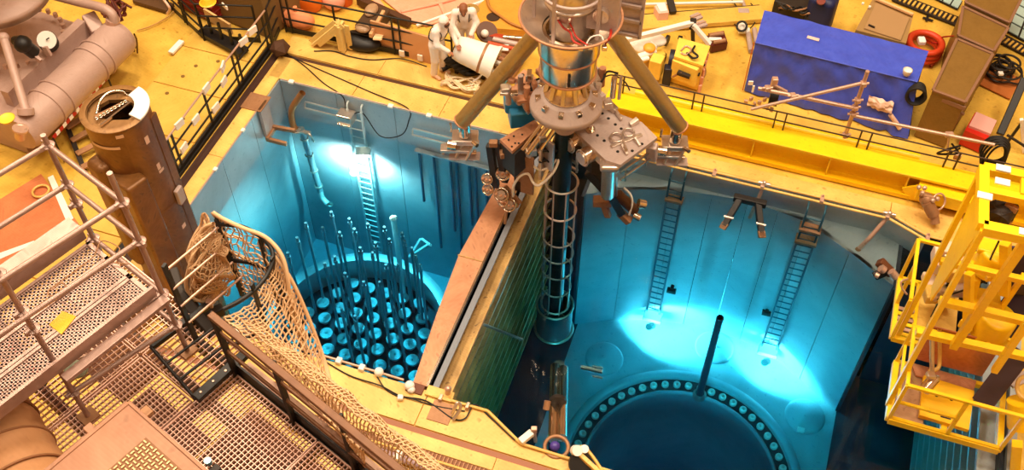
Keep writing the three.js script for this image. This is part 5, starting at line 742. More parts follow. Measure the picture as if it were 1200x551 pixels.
// ------------------------------------------------------------------ grated platform, scaffold tower and nets at the lower left
const U = (u, w, y) => V(.9367 * u - .3502 * w, y, .3502 * u + .9367 * w), TU = -D(20.5);
const ubox = (u0, u1, w0, w1, y0, y1, r = 0) => tbox(U((u0 + u1) / 2, (w0 + w1) / 2, (y0 + y1) / 2), Math.abs(u1 - u0), y1 - y0, Math.abs(w1 - w0), TU, r);
{
  const PY = 7.4, barM = mapped(surface(128, .5, worn([244, 204, 184], [176, 132, 112], .8, 10)), .38, .3);
  const t = thing('grated_platform', 'steel grating platform with a brown guard rail above the near deck', 'platform', U(-5, -1.5, PY));
  const grate = (u0, u1, w0, w1, pu, pw) => {
    const g = []; for (let u = u0; u <= u1; u += pu) g.push(ubox(u - .0036, u + .0036, w0, w1, PY - .03, PY)); for (let w = w0; w <= w1; w += pw) g.push(ubox(u0, u1, w - .003, w + .003, PY - .025, PY - .002));
    stuff('grating', g, barM, t); part('panel_frame', [ubox(u0 - .01, u0, w0, w1, PY - .04, PY + .004), ubox(u1, u1 + .01, w0, w1, PY - .04, PY + .004), ubox(u0, u1, w0 - .01, w0, PY - .04, PY + .004), ubox(u0, u1, w1, w1 + .01, PY - .04, PY + .004)], barM, t);
  };
  grate(-5.46, -4.3, -2.42, -.9, .043, .043); grate(-4.27, -2.9, -2.42, -.9, .043, .043);
  grate(-6.25, -5.5, -1.96, -.4, .055, .04); grate(-7.4, -6.29, -1.96, -.4, .06, .06); grate(-7.4, -6.3, -2.62, -2.0, .06, .06); grate(-6.26, -5.5, -2.62, -2.0, .06, .1);
  // lower level: brown plates added as the shade seen through the bars, and beams
  for (const [u0, u1, w0, w1] of [[-5.5, -4.4, -2.5, -1.3], [-4.36, -3.3, -2.5, -1.35], [-3.26, -2.0, -2.5, -1.3], [-5.45, -2.0, -1.26, .3], [-7.0, -5.52, -.95, .3], [-6.5, -5.55, -2.0, -1.25], [-7.9, -6.6, -2.3, -1.7], [-8.2, -7.1, -.9, .3]]) part('shade_plate', ubox(u0, u1, w0, w1, 6.5, 6.54), mapped(M.bracketPlate.map, .75, 0, { color: 0x9a7c6c }), t);
  for (const w of [-2.3, -1.28, -.5]) part('lower_beam', ubox(-7.8, -2.4, w - .05, w + .05, 6.3, 6.5), std(0x4a3222, .7), t);
  // beams below
  part('beam', [ubox(-7.6, -2.6, -2.5, -2.44, 7.1, 7.36)], M.dark, t); part('beam', [ubox(-7.6, -2.6, -1.2, -1.12, 7.1, 7.34)], std(0x6a4630, .6), t); for (const u of [-7.0, -5.48, -4.28]) part('joist', ubox(u - .03, u + .03, -2.44, -.4, 7.2, 7.36), std(0x5a3c28, .6), t);
  part('toe_board', ubox(-5.46, -2.7, -2.47, -2.45, 7.36, 7.55), M.black, t);
  const rail = mapped(surface(128, 1, worn([120, 78, 46], [70, 44, 26], .8, 10)), .45, .3);
  part('top_rail', bar(U(-5.4, -2.4, 8.42), U(-2.6, -2.36, 8.42), .07, .05, .01), rail, t);
  for (const y of [8.12, 7.82]) part('mid_rail', rod(U(-5.4, -2.42, y), U(-2.6, -2.4, y), .018, 10), rail, t);
  for (const u of [-5.4, -4.6, -3.8, -3.0]) part('post', bar(U(u, -2.43, 7.3), U(u, -2.41, 8.42), .06, .03), M.dark, t);
  part('edge_plate', ubox(-5.45, -2.7, -2.62, -2.48, 7.3, 7.33), mapped(M.galv.map, .5, .3), t);
  // black folded gate lying over the opening
  const g = thing('black_gate', 'black folded ladder gate lying on the grating', 'gate', U(-5.8, -2.2, PY + .08)); const gy = PY + .1;
  part('stile', [bar(U(-6.2, -2.08, gy), U(-6.16, -2.75, gy), .07, .06, .01)], M.black, g); part('stile', [bar(U(-5.42, -1.98, gy), U(-5.44, -2.62, gy), .1, .06, .01)], M.black, g);
  part('rung', rod(U(-6.2, -2.08, gy), U(-5.42, -1.98, gy), .018), M.black, g); part('bar', rod(U(-5.94, -2.05, gy), U(-5.9, -2.72, gy), .014), M.black, g); part('bar', rod(U(-5.7, -2.02, gy), U(-5.66, -2.68, gy), .014), M.black, g);
  part('bolt_head', [0, 1, 2, 3].map((i) => disc(U(-5.42, -2.05 - i * .15, gy + .035), .012, .01, 8)), M.galv, g);
  // balcony with guard bars and cage hoops
  const c = thing('cage_balcony', 'black hooped ladder cage standing out over the pool from the platform', 'ladder cage', U(-5.8, -2.8, 7.4));
  for (let i = 0; i < 4; i++) { const y = 8.5 - i * .25; part('guard_bar', rod(U(-6.02 + i * .02, -2.42, y), U(-6.05 + i * .02, -3.14, y), .013, 8), M.galv, c); }
  part('guard_post', [bar(U(-6.0, -2.44, 7.3), U(-6.02, -2.44, 8.58), .05, .03)], M.black, c); part('cage_bar', [bar(V(-4.59, 8.6, -5.02), V(-4.59, 8.6, -5.02).setY(7.4), .06, .04)], M.black, c);
  const hoopT = [V(-4.56, 8.55, -5), V(-4.34, 8.6, -5), V(-4.13, 8.6, -4.96), V(-3.99, 8.55, -4.9), V(-3.93, 8.5, -4.8), V(-3.93, 8.45, -4.66), V(-3.96, 8.45, -4.48), V(-4.03, 8.45, -4.33), V(-4.12, 8.45, -4.21)];
  part('hoop', tube(hoopT, .022, 60, 8), M.black, c); part('hoop', tube(hoopT.map((p) => p.clone().add(V(0, -.55, 0))), .022, 60, 8), M.black, c);
  for (const k of [2, 4, 6]) part('cage_bar', bar(hoopT[k].clone().setY(8.55), hoopT[k].clone().setY(7.4), .045, .02), M.black, c);
  part('dark_bracket', [bar(V(-5.1, 7.6, -4.7), V(-4.66, 7.3, -4.53), .12, .14, .02), bar(V(-4.95, 7.3, -4.59), V(-4.75, 7.3, -4.86), .1, .12, .02), bar(V(-5.38, 7.4, -5.04), V(-5.13, 7.4, -4.76), .09, .2, .02), tbox(V(-5.07, 7.4, -4.78), .2, .2, .16, .4, .03), tbox(V(-4.92, 7.2, -4.69), .2, .16, .2, .2, .03)], M.dark, c);
  part('clamp', [tbox(V(-4.92, 7.5, -4.54), .08, .06, .1, .4, .01), tbox(V(-4.8, 7.5, -4.76), .06, .1, .06, .4, .01)], M.galv, c);
}
// nets: cords along both directions of a surface f(u, v)
function netCords(f, nu, nv, r, seg = 1) {
  const g = [], P = (i, j) => f(i / nu, j / nv);
  const cord = (pts) => new THREE.TubeGeometry(new THREE.CatmullRomCurve3(pts), (pts.length - 1) * seg, r, 4);
  for (let i = 0; i <= nu; i++) g.push(cord(Array.from({ length: nv + 1 }, (_, j) => P(i + (j % 2 ? .5 : 0) * (i < nu ? 1 : 0), j))));
  for (let j = 0; j <= nv; j++) g.push(cord(Array.from({ length: nu + 1 }, (_, i) => P(i, j + (i % 2 ? .35 : 0) * (j < nv ? 1 : 0)))));
  return g;
}
{
  const cordM = std(0xdcb68a, .8), curve = (a) => new THREE.CatmullRomCurve3(a);
  const A = curve([V(-4.09, 8.42, -4.15), V(-3.89, 8.3, -4.09), V(-3.63, 8.2, -3.97), V(-3.26, 8.1, -3.83), V(-2.72, 8.2, -3.56), V(-2.45, 8.3, -3.42)]), B = curve([V(-3.94, 8.5, -4.86), V(-3.79, 8.3, -4.8), V(-3.62, 7.9, -4.69), V(-3.42, 7.5, -4.5), V(-3.18, 7.4, -4.2), V(-2.73, 7.6, -3.76)]);
  const t = thing('safety_net', 'tan safety net draped from the ladder cage along the platform edge', 'net', V(-4.01, 7.3, -4.69));
  const main = stuff('cords', netCords((u, v) => { const a = A.getPoint(Math.min(1, u)), b = B.getPoint(Math.min(1, u)), p = a.lerp(b, v); p.y -= .34 * Math.sin(v * Math.PI) * (.6 + .4 * u); p.x += .03 * noise.noise(u * 12, v * 6, 1); p.y += .05 * noise.noise(u * 10, v * 5, 4); return p; }, 36, 13, .0105), cordM, t);
  part('edge_rope', [tube(B.getPoints(20), .02, 60, 6)], cordM, t);
  const C = curve([V(-4.62, 8.66, -5.02), V(-4.52, 8.62, -5.01), V(-4.29, 8.62, -4.97), V(-4.05, 8.6, -4.95), V(-3.88, 8.5, -4.88), V(-3.79, 8.3, -4.76), V(-3.78, 8.1, -4.69)]);
  const back = stuff('back_cords', netCords((u, v) => { const p = C.getPoint(Math.min(1, u)); p.y -= v * 1.15; p.x += .05 * noise.noise(u * 9, v * 6, 2) - .02; p.z += .06 * noise.noise(u * 7, v * 7, 6); return p; }, 26, 14, .008), cordM, t);
  part('edge_rope', tube(C.getPoints(20).map((p) => p.add(V(0, .01, 0))), .022, 50, 6), cordM, t);
  // second sheet of net below the rail, towards the lower right
  const low = stuff('low_cords', netCords((u, v) => { const p = lerpV(U(-5.3, -2.5, 8.3), U(-2.6, -2.48, 8.35), u); p.y -= v * .9; const o = U(0, -.25 * Math.sin(v * 2.6) - .05, 0); return p.add(o).add(V(0, .05 * noise.noise(u * 14, v * 4, 8), .04 * noise.noise(u * 15, v * 5, 2))); }, 60, 12, .008), cordM, t);
  const b = thing('net_bundle', 'bunched heap of tan net hung over the guard bars beside the brown cask', 'net', V(-4.92, 7.6, -4.92));
  const q = [V(-4.76, 8.5, -4.98), V(-4.54, 8.3, -4.92), V(-4.72, 7.5, -4.9), V(-5.01, 7.5, -4.73)];
  for (const k of [0, 1, 2]) { stuff('cords', netCords((u, v) => { const p = lerpV(lerpV(q[0], q[1], u), lerpV(q[3], q[2], u), v); const bulge = Math.sin(u * 3.14) * Math.sin(Math.min(1, v * 1.1) * 3.0); p.x += -.1 * bulge + .13 * noise.noise(u * 3 + k * 5, v * 3, 1) - .05 * k + .05; p.y += .12 * noise.noise(u * 4, v * 4, 3 + k); p.z += .16 * bulge - .05 * k + .12 * noise.noise(u * 3, v * 4, 7 + k); return p; }, 24, 24, .0085), cordM, b); }
  part('gather_rope', tube([V(-4.59, 8.6, -4.95), V(-4.74, 8.45, -4.95), V(-4.89, 8.1, -4.86), V(-5.01, 7.7, -4.76), V(-4.93, 7.5, -4.75), V(-4.75, 7.5, -4.84)], .02, 40, 6), cordM, b);
}
const scafM = mapped(surface(256, .7, worn([184, 154, 142], [120, 94, 84], 1.0, 12)), .36, .45);
{ // scaffold tower
  const t = thing('scaffold_tower', 'galvanised tube scaffold with perforated deck boards standing on the grating', 'scaffold', U(-6.5, -1.8, 7.42));
  const R = .0245, std4 = [[-5.96, -2.3, 7.42, 9.95], [-6.97, -2.3, 7.42, 9.72], [-6.1, -1.25, 7.42, 10.3], [-7.1, -1.25, 7.42, 10.3]];
  for (const [u, w, y0, y1] of std4) {
    part('standard', rod(U(u, w, y0), U(u, w, y1), R, 16), scafM, t);
    part('base_plate', ubox(u - .08, u + .08, w - .08, w + .08, y0 - .01, y0 + .01), M.bracketPlate, t);
    for (const y of [7.85, 8.35, 8.85, 9.1, 9.6]) if (y !== 8.85 || u < -6.05) part('rosette', [lathe([[R, y - .01], [.055, y - .006], [.06, y], [.055, y + .006], [R, y + .01]], U(u, w, 0), 16), tbox(U(u + .05, w, y), .06, .05, .035, TU, .01), tbox(U(u, w + .05, y), .035, .05, .06, TU, .01), tbox(U(u - .05, w, y), .06, .05, .035, TU, .01)], scafM, t);
  }
  const tubeBar = (a, b, r = R) => part('ledger', rod(a, b, r, 14), scafM, t);
  for (const y of [9.6, 9.1]) { tubeBar(U(-5.96, -2.3, y), U(-6.1, -.2, y)); tubeBar(U(-6.97, -2.3, y), U(-7.1, -.2, y)); tubeBar(U(-6.97, -2.3, y), U(-5.96, -2.3, y)); }
  for (const y of [8.35, 7.85]) { tubeBar(U(-6.97, -2.3, y), U(-5.96, -2.3, y)); tubeBar(U(-5.96, -2.3, y), U(-6.1, -1.25, y)); }
  part('toe_board', ubox(-7.02, -6.99, -2.25, -.2, 8.38, 8.55), scafM, t); part('toe_board', ubox(-5.99, -5.96, -2.25, -.2, 8.36, 8.5), scafM, t);
  for (let k = 0; k < 3; k++) {
    const u0 = -6.94 + k * .315, g = [], w0 = -2.24, w1 = -.2; const b = part('deck_board', [ubox(u0, u0 + .03, w0, w1, 8.34, 8.39), ubox(u0 + .275, u0 + .305, w0, w1, 8.34, 8.39), ubox(u0, u0 + .305, w0, w0 + .04, 8.34, 8.39)], scafM, t);
    const W = .245, p = .05; for (let s = -W; s < w1 - w0; s += p) for (const dir of [1, -1]) { let a = dir > 0 ? s : s + W, e = dir > 0 ? s + W : s; let ua = 0, ub = W; const lim = w1 - w0 - .04; const clip = (x) => Math.max(0, Math.min(lim, x)); const f = (x) => dir > 0 ? (x - s) : (s + W - x); const A = clip(dir > 0 ? s : s + W), E = clip(dir > 0 ? s + W : s); ua = f(A); ub = f(E); if (Math.abs(A - E) > .02) g.push(bar(U(u0 + .03 + ua, w0 + .04 + A, 8.375), U(u0 + .03 + ub, w0 + .04 + E, 8.375), .02, .004)); }
    stuff('lattice', g, scafM, b);
  }
  part('flat_beam', ubox(-7.35, -7.14, -2.3, -.2, 8.32, 8.37), scafM, t); part('flat_beam', ubox(-5.93, -5.84, -2.3, -1.2, 8.33, 8.37), scafM, t);
  solo('yellow_tag', 'yellow plastic sheet hanging on the scaffold rail', 'tag', quad([V(-5.08, 9, -3.49), V(-4.95, 9, -3.48), V(-4.96, 8.95, -3.29), V(-5.11, 8.95, -3.34)], 8.94, 8.95), std(0xe8b018, .5));
  solo('wire_loop', 'thin wire looped on the perforated deck boards', 'wire', tube([V(-5.69, 8.42, -3.91), V(-5.65, 8.42, -4.01), V(-5.56, 8.42, -3.96), V(-5.59, 8.42, -3.87), V(-5.71, 8.42, -3.89), V(-5.62, 8.42, -4.14), V(-5.55, 8.42, -4.37), V(-5.58, 8.42, -4.55), V(-5.37, 8.42, -4.52), V(-5.38, 8.42, -4.37), V(-5.2, 8.42, -4.39)], .006, 90, 5), M.bracketPlate);
  const rp = thing('red_pole', 'red pole with a black rubber end lying on the grating at the left edge', 'pole', V(-6.18, 7.5, -3.61)); part('pole', rod(V(-6.6, 7.6, -3.78), V(-5.9, 7.5, -3.49), .022, 12), std(0xc4301a, .45), rp); part('end', rod(V(-5.9, 7.5, -3.49), V(-5.8, 7.5, -3.44), .026, 12), M.black, rp);
  const rk = thing('red_grip', 'small red handle at the left edge of the grating', 'handle', V(-6, 7.45, -3.05)); part('grip', rod(V(-6.11, 7.46, -3.07), V(-5.94, 7.46, -3.02), .03, 12), std(0xc4401a, .5), rk); part('cap', rod(V(-5.94, 7.46, -3.02), V(-5.92, 7.46, -3), .032, 12), M.black, rk);
}
{ // foreground hatch plate, duct, small things on the grating
  const pm = mapped(surface(256, 1.5, worn([176, 126, 96], [134, 90, 64], .8, 8)), .5, .1), y = 8.3;
  const t = thing('hatch_plate', 'tan steel plate with a tread inset at the bottom left', 'plate', U(-4.6, -.9, 8.2));
  part('plate', ubox(-5.32, -3.9, -1.41, -.2, y - .04, y, .008), pm, t); part('lip', ubox(-5.34, -5.3, -1.41, -.2, y - .2, y + .01, .006), pm, t); part('lip', ubox(-5.32, -3.9, -1.43, -1.4, y - .16, y + .012, .006), pm, t);
  part('inset', ubox(-4.94, -4.2, -1.3, -.3, y, y + .006), std(0x7c5230, .5, .3), t);
  const g = []; for (let i = 0; i < 17; i++) for (let j = 0; j < 24; j++) { const c = U(-4.91 + i * .042, -1.27 + j * .042, y + .012); g.push(new THREE.BoxGeometry(.034, .008, .012).rotateY(TU + ((i + j) % 2 ? Math.PI / 2 : 0)).translate(c.x, c.y, c.z)); } stuff('tread', g, std(0xdcb882, .35, .4), t);
  part('latch', [ubox(-4.34, -4.27, -1.52, -1.42, y - .1, y - .02, .01)], M.dark, t); part('latch', [ubox(-5.2, -5.1, -1.5, -1.42, y - .06, y - .01, .01)], M.bracketPlate, t); part('notch', ubox(-5.42, -5.34, -1.1, -1.02, y - .08, y, .01), pm, t); part('rivet', [disc(U(-4.38, -1.48, y), .03, .05)], std(0x8ab0c0, .3, .6), t);
  const d = thing('ribbed_duct', 'fat tan fabric duct with sewn ribs at the bottom left corner', 'duct', U(-6, -.4, 7.6)); const a = U(-6.9, -.62, 7.72), b = U(-5.2, -.3, 7.72);
  const prof = []; for (let i = 0; i <= 40; i++) { const s = i / 40; prof.push([.42 + .018 * Math.abs(Math.sin(s * 22)), s * a.distanceTo(b)]); } part('skin', [lathe(prof, V(0, 0, 0), 40).applyQuaternion(new THREE.Quaternion().setFromUnitVectors(UP, b.clone().sub(a).normalize())).translate(a.x, a.y, a.z)], mapped(surface(128, 1, worn([190, 138, 92], [150, 100, 62], .6, 6)), .7, 0), d);
  for (let i = 0; i < 5; i++) { const p = lerpV(a, b, .1 + i * .2), e = lerpV(a, b, .1 + i * .2 + .004); part('rib', align(new THREE.TorusGeometry(.44, .012, 6, 40).rotateX(Math.PI / 2), p, e), std(0x8a5a34, .7), d); }
  solo('clear_bag', 'crumpled greenish clear bag lying on the grating under the scaffold', 'bag', new THREE.IcosahedronGeometry(.1, 2).scale(1.2, .5, 1).translate(...V(-5.65, 7.45, -3.69)), std(0xa8b8a0, .3));
  solo('clip_heap', 'small heap of clips and wire on the grating under the scaffold', 'clips', [0, 1, 2, 3, 4, 5, 6, 7].map((i) => tbox(V(-5.67, 7.45, -3.85).add(V(.09 * Math.sin(i * 2.2), .02 * (i % 3), .08 * Math.cos(i * 1.6))), .1, .03, .03, i, .008)), M.galv);
  const s = thing('slatted_tread', 'slatted tread set under the grating near the brown cask', 'step', V(-5.47, 7.3, -4.47)); for (let i = 0; i < 7; i++) part('slat', bar(V(-5.66, 7.34, -4.4).add(U(i * .045, 0, 0)), V(-5.57, 7.34, -4.77).add(U(i * .05, 0, 0)), .025, .03), M.bracketPlate, s);
}
// ------------------------------------------------------------------ yellow crane with baskets over the well
{
  const Y = M.yellow, t = thing('yellow_crane', 'tall yellow crane frame with two working baskets over the well', 'crane', V(4.2, .3, -11.5));
  const B = (name, a, b, w, h = w, m = Y) => part(name, bar(a, b, w, h, .006), m, t);
  // near basket
  const x0 = 3.16, x1 = 4.95, z0 = -11.55, z1 = -10.36, y0 = .32;
  B('bottom_rail', V(x0, y0, z1), V(x1, y0, z1), .1, .14); B('bottom_rail', V(x0, y0, z0), V(x1, y0, z0), .08, .12); B('bottom_rail', V(x0, y0, z0), V(x0, y0, z1), .1, .14); B('bottom_rail', V(x1, y0, z0), V(x1, y0, z1), .1, .14); B('cross_rail', V(4.05, y0, z0), V(4.05, y0, z1), .1, .1);
  part('toe_plate', [box(x0 + .05, x1, y0 + .05, y0 + .1, z1 - .02, z1 + .03)], Y, t);
  for (const [x, z] of [[x0, z1], [x0, z0], [4.1, z1], [x1, z1]]) B('post', V(x, y0, z), V(x, 1.42, z), .06);
  B('top_rail', V(x0, 1.42, z1), V(x1, 1.42, z1), .06); B('top_rail', V(x0, 1.42, z0), V(x0, 1.42, z1), .06); B('top_rail', V(x0, 1.42, z0), V(x1, 1.42, z0), .07); B('mid_rail', V(x0, .9, z1), V(4.1, .9, z1), .05); B('mid_rail', V(x0, .9, z0), V(x0, .9, z1), .05);
  part('floor_sheet', box(x0 + .05, 3.72, y0, y0 + .02, z0, z1), mapped(surface(128, 1, worn([190, 150, 110], [130, 90, 60], .8, 8)), .5, .2), t);
  const yp = part('yellow_cover', [slab([[3.62, -10.52], [4.42, -10.5], [4.46, -11.3], [3.62, -11.34]], y0 + .05, y0 + .14)], std(0xf8c010, .45), t);
  part('cover_bolt', [disc(V(3.86, .47, -11.0), .03, .02, 10)], M.dark, yp); part('cover_bolt', disc(V(4.1, .47, -11.0), .03, .02, 10), M.dark, yp); part('cover_mark', [box(3.95, 4.12, .462, .466, -10.62, -10.59), box(3.76, 3.86, .462, .466, -10.7, -10.62)], M.dark, yp);
  // reddish mesh curtain on the far side of the near basket
  part('wire_screen', [box(3.45, 4.55, .5, 1.5, -11.62, -11.6)], mapped(surface(256, .8, worn([206, 140, 104], [166, 98, 66], .8, 14)), .4, .4), t);
  part('wire_screen', [slab([[3.4, -11.58], [4.5, -11.56], [4.46, -11.3], [3.5, -11.34]], .36, .4)], mapped(surface(128, .8, worn([210, 150, 112], [170, 110, 76], .8, 14)), .4, .4), t);
  part('slanted_panel', [bar(V(4.55, 0.6, -10.97), V(4.82, 1.6, -11.49), .35, .05, .01)], std(0x4a3c44, .45, .3), t); part('slanted_panel', [bar(V(4.94, 0.7, -11.46), V(5.24, 0.7, -11.74), .2, .05, .01)], M.greySteel, t);
  part('white_pipe', tube([V(3.54, 1.5, -11.58), V(3.74, 0.9, -11.45), V(3.76, 0.75, -11.34), V(3.63, 0.7, -11.26)], .035), M.deck, t);
  const fl = part('flask', [rod(V(3.57, 0.8, -10.8), V(3.7, 0.85, -11.04), .1, 20)], M.brushed, t); part('flask_head', [rod(V(3.7, 0.85, -11.04), V(3.72, 0.9, -11.09), .07), tbox(V(3.6, 1, -10.98), .14, .1, .12, .3, .02)], M.steel, fl); part('flask_pipe', rod(V(3.44, 1.5, -11.36), V(3.64, 0.9, -11.13), .04), M.steel, fl);
  // tall posts and the top frame
  const T = 5.0, A = V(3.05, 0, -11.82), N = V(3.12, 0, -10.66);
  B('tall_post', N.clone().setY(.32), N.clone().setY(T), .1, .08); B('tall_post', A.clone().setY(.7), A.clone().setY(T), .1, .08);
  const q = (x, z) => V(x, T, z); const X1 = 4.5;
  B('top_beam', q(3.05, -11.82), q(X1, -11.86), .14, .14); B('top_beam', q(3.1, -10.68), q(X1, -10.74), .16, .16); B('top_beam', q(3.05, -11.82), q(3.1, -10.68), .14, .16); B('top_beam', q(3.1, -11.38), q(X1, -11.42), .12, .12); B('top_beam', q(3.85, -11.8), q(3.85, -10.72), .1, .12);
  part('top_plate', [box(3.55, 3.85, T + .03, T + .09, -11.72, -11.42)], Y, t); part('plate_bolt', disc(V(3.68, T + .11, -11.56), .04, .05), M.dark, t);
  for (const [x, z] of [[3.3, -11.82], [3.65, -10.7], [3.08, -11.2], [3.78, -11.72], [3.3, -11.55]]) part('white_tape', tbox(V(x, T + .09, z), .2, .02, .12, 0), M.white, t);
  const mo = part('dark_motor', [rod(V(3.4, 4.6, -11.28), V(3.5, 4.7, -11.56), .17, 22), tbox(V(3.44, 4.65, -11.42), .3, .26, .3, .7, .03)], M.dark, t); part('motor_bracket', [bar(V(3.44, 4.8, -11.42), V(3.61, 4.8, -11.36), .08, .1, .01), disc(V(3.57, 4.5, -11.43), .08, .1)], M.bracketPlate, mo);
  // gusset plate between the two tall posts below the top frame
  const gg = new THREE.ExtrudeGeometry(new THREE.Shape([[-11.8, T - .08], [-10.7, T - .08], [-11.2, 2.6], [-11.5, 2.6]].map(([a, b]) => new THREE.Vector2(a, b))), { depth: .03, bevelEnabled: false }).rotateY(-Math.PI / 2).translate(3.12, 0, 0); part('gusset', gg, Y, t);
  // middle frames
  B('mid_beam', V(3.15, 2.9, -11.0), V(5.2, 2.9, -11.05), .12, .12); B('mid_beam', V(3.12, 1.75, -11.2), V(5.2, 1.75, -11.3), .12, .12); B('mid_post', V(3.72, 1.75, -11.1), V(3.72, T, -10.75), .12, .12); B('mid_post', V(4.35, 1.8, -10.8), V(4.35, T, -10.75), .1, .1); B('mid_beam', V(3.1, 2.9, -11.8), V(5.2, 2.9, -11.85), .1, .1);
  B('mid_post', V(3.56, 2.9, -11.7), V(3.91, 1.75, -11.49), .12); B('mid_post', V(3.91, 3.4, -12.03), V(4.26, 2.4, -11.89), .14);
  const drum = (p, r, h) => { const o = part('winch_drum', [lathe([[0, h], [r * .8, h], [r, h * .9], [r, h * .35], [r * 1.12, h * .3], [r * 1.12, h * .18], [r, h * .12], [r * .8, 0], [0, 0]], p, 30)], Y, t); part('drum_lug', [0, 1, 2, 3, 4].map((i) => tbox(p.clone().add(V(r * 1.1 * Math.cos(i * 1.25 + .4), h * .3, r * 1.1 * Math.sin(i * 1.25 + .4))), .08, .1, .06, -i, .01)), Y, o); return o; };
  drum(V(3.92, 2.5, -12.18), .26, .55); drum(V(4.35, 1.3, -11.85), .3, .62);
  part('drum_bracket', [tbox(V(4.06, 2, -12), .5, .16, .4, .1, .03), bar(V(3.8, 2.5, -12), V(3.89, 2, -11.98), .14, .1, .02), bar(V(4.38, 1.6, -11.97), V(4.58, 1.4, -11.9), .12, .14, .02), tbox(V(3.8, 3, -12.24), .36, .12, .3, 0, .03), bar(V(3.86, 1.6, -11.81), V(4.01, 1.6, -11.7), .2, .2, .03)], Y, t);
  part('gear_box', [tbox(V(3.57, 1.9, -12.54), .4, .3, .3, .2, .03), tbox(V(3.54, 1.2, -12.56), .5, .2, .3, .3, .03)], mapped(M.deckSlab.map, .5, .1), t); part('gear', [rod(V(3.5, 1.5, -12.45), V(3.57, 1.5, -12.44), .09, 18), rod(V(3.44, 1.3, -12.36), V(3.5, 1.4, -12.38), .07, 16), tbox(V(3.77, 1.7, -12.35), .3, .2, .2, .2, .03), tbox(V(3.4, 2.2, -12.58), .22, .2, .2, .1, .03)], M.steel, t); part('gear_cover', [tbox(V(3.39, 2.3, -12.65), .3, .14, .25, .2, .03), tbox(V(3.7, 1, -12.63), .35, .08, .22, .3, .02)], std(0xdcc0a8, .5), t);
  part('crane_cable', tube([V(3.75, 3.6, -11.84), V(3.82, 3, -11.98), V(3.91, 2.4, -12.04), V(3.47, 1.3, -12.33)], .016, 40), M.black, t); part('crane_cable', tube([V(3.58, 2, -12.47), V(3.57, 1.7, -12.47), V(3.58, 1.2, -12.44), V(3.54, 0.9, -12.27)], .03, 30), M.black, t);
  part('dark_panel', [bar(V(4.2, 3.2, -12.21), V(4.56, 2.2, -12.15), .04, .5, .01)], std(0x3a2c50, .4, .2), t); part('dark_panel', [bar(V(4.5, 1.4, -11.87), V(4.67, 2.2, -12.09), .6, .04, .01)], std(0x33305a, .4, .2), t);
  B('brace', V(4.34, 1.7, -11.96), V(4.37, 2.9, -11.94), .08);
  // far basket
  const fz0 = -13.1, fz1 = -11.75, fx0 = 2.96, fx1 = 4.0, fy = .72;
  B('far_bottom_rail', V(fx0, fy, fz1), V(fx1, fy, fz1), .08, .12); B('far_bottom_rail', V(fx0, fy, fz0), V(fx0, fy, fz1), .08, .12); B('far_bottom_rail', V(fx0, fy, fz0), V(fx1, fy, fz0), .08, .1); B('far_bottom_rail', V(3.3, fy, fz0), V(3.3, fy, fz1), .07, .1);
  for (const [x, z] of [[fx0, fz1], [fx0, fz0], [fx0, -12.5], [3.5, fz0]]) B('far_post', V(x, fy, z), V(x, 1.85, z), .06); B('far_top_rail', V(fx0, 1.85, fz0), V(fx0, 1.85, fz1), .06); B('far_top_rail', V(fx0, 1.85, fz0), V(fx1, 1.85, fz0), .06);
  for (let k = 0; k < 6; k++) part('tread', box(fx0 + .04, 3.28, fy + .02, fy + .05, fz1 - .14 - k * .11, fz1 - .07 - k * .11), k % 2 ? M.galv : Y, t);
  part('far_floor', [box(3.32, fx1, fy - .02, fy + .02, fz0, fz1 - .1)], mapped(M.deckSlab.map, .5, .1), t);
  part('white_machine', [tbox(V(3.58, 1.4, -13.19), .5, .3, .5, .1, .04), tbox(V(3.54, 1, -13.01), .5, .16, .3, .2, .03)], std(0xe0c8b4, .5), t); part('handle_loop', tube([V(3, 1.3, -12.3), V(2.89, 1.4, -12.32), V(2.84, 1.5, -12.38), V(2.94, 1.5, -12.47)], .018), M.galv, t);
  part('hook', tube([V(3.49, 1.6, -12.45), V(3.6, 1.5, -12.49), V(3.61, 1.4, -12.43), V(3.51, 1.4, -12.44)], .025), std(0xf0d8a0, .4), t);
  B('lower_leg', V(5.14, 0.6, -10.4), V(5.41, -.3, -10.32), .16); part('right_motor', [rod(V(5.04, 1, -10.96), V(5.19, 0.6, -10.75), .22, 22)], Y, t); part('right_hoop', tube([V(5.05, 1.2, -11.35), V(4.92, 1.2, -11.2), V(4.95, 1.1, -11.04), V(5.1, 1.1, -10.92)], .035), M.deck, t);
}
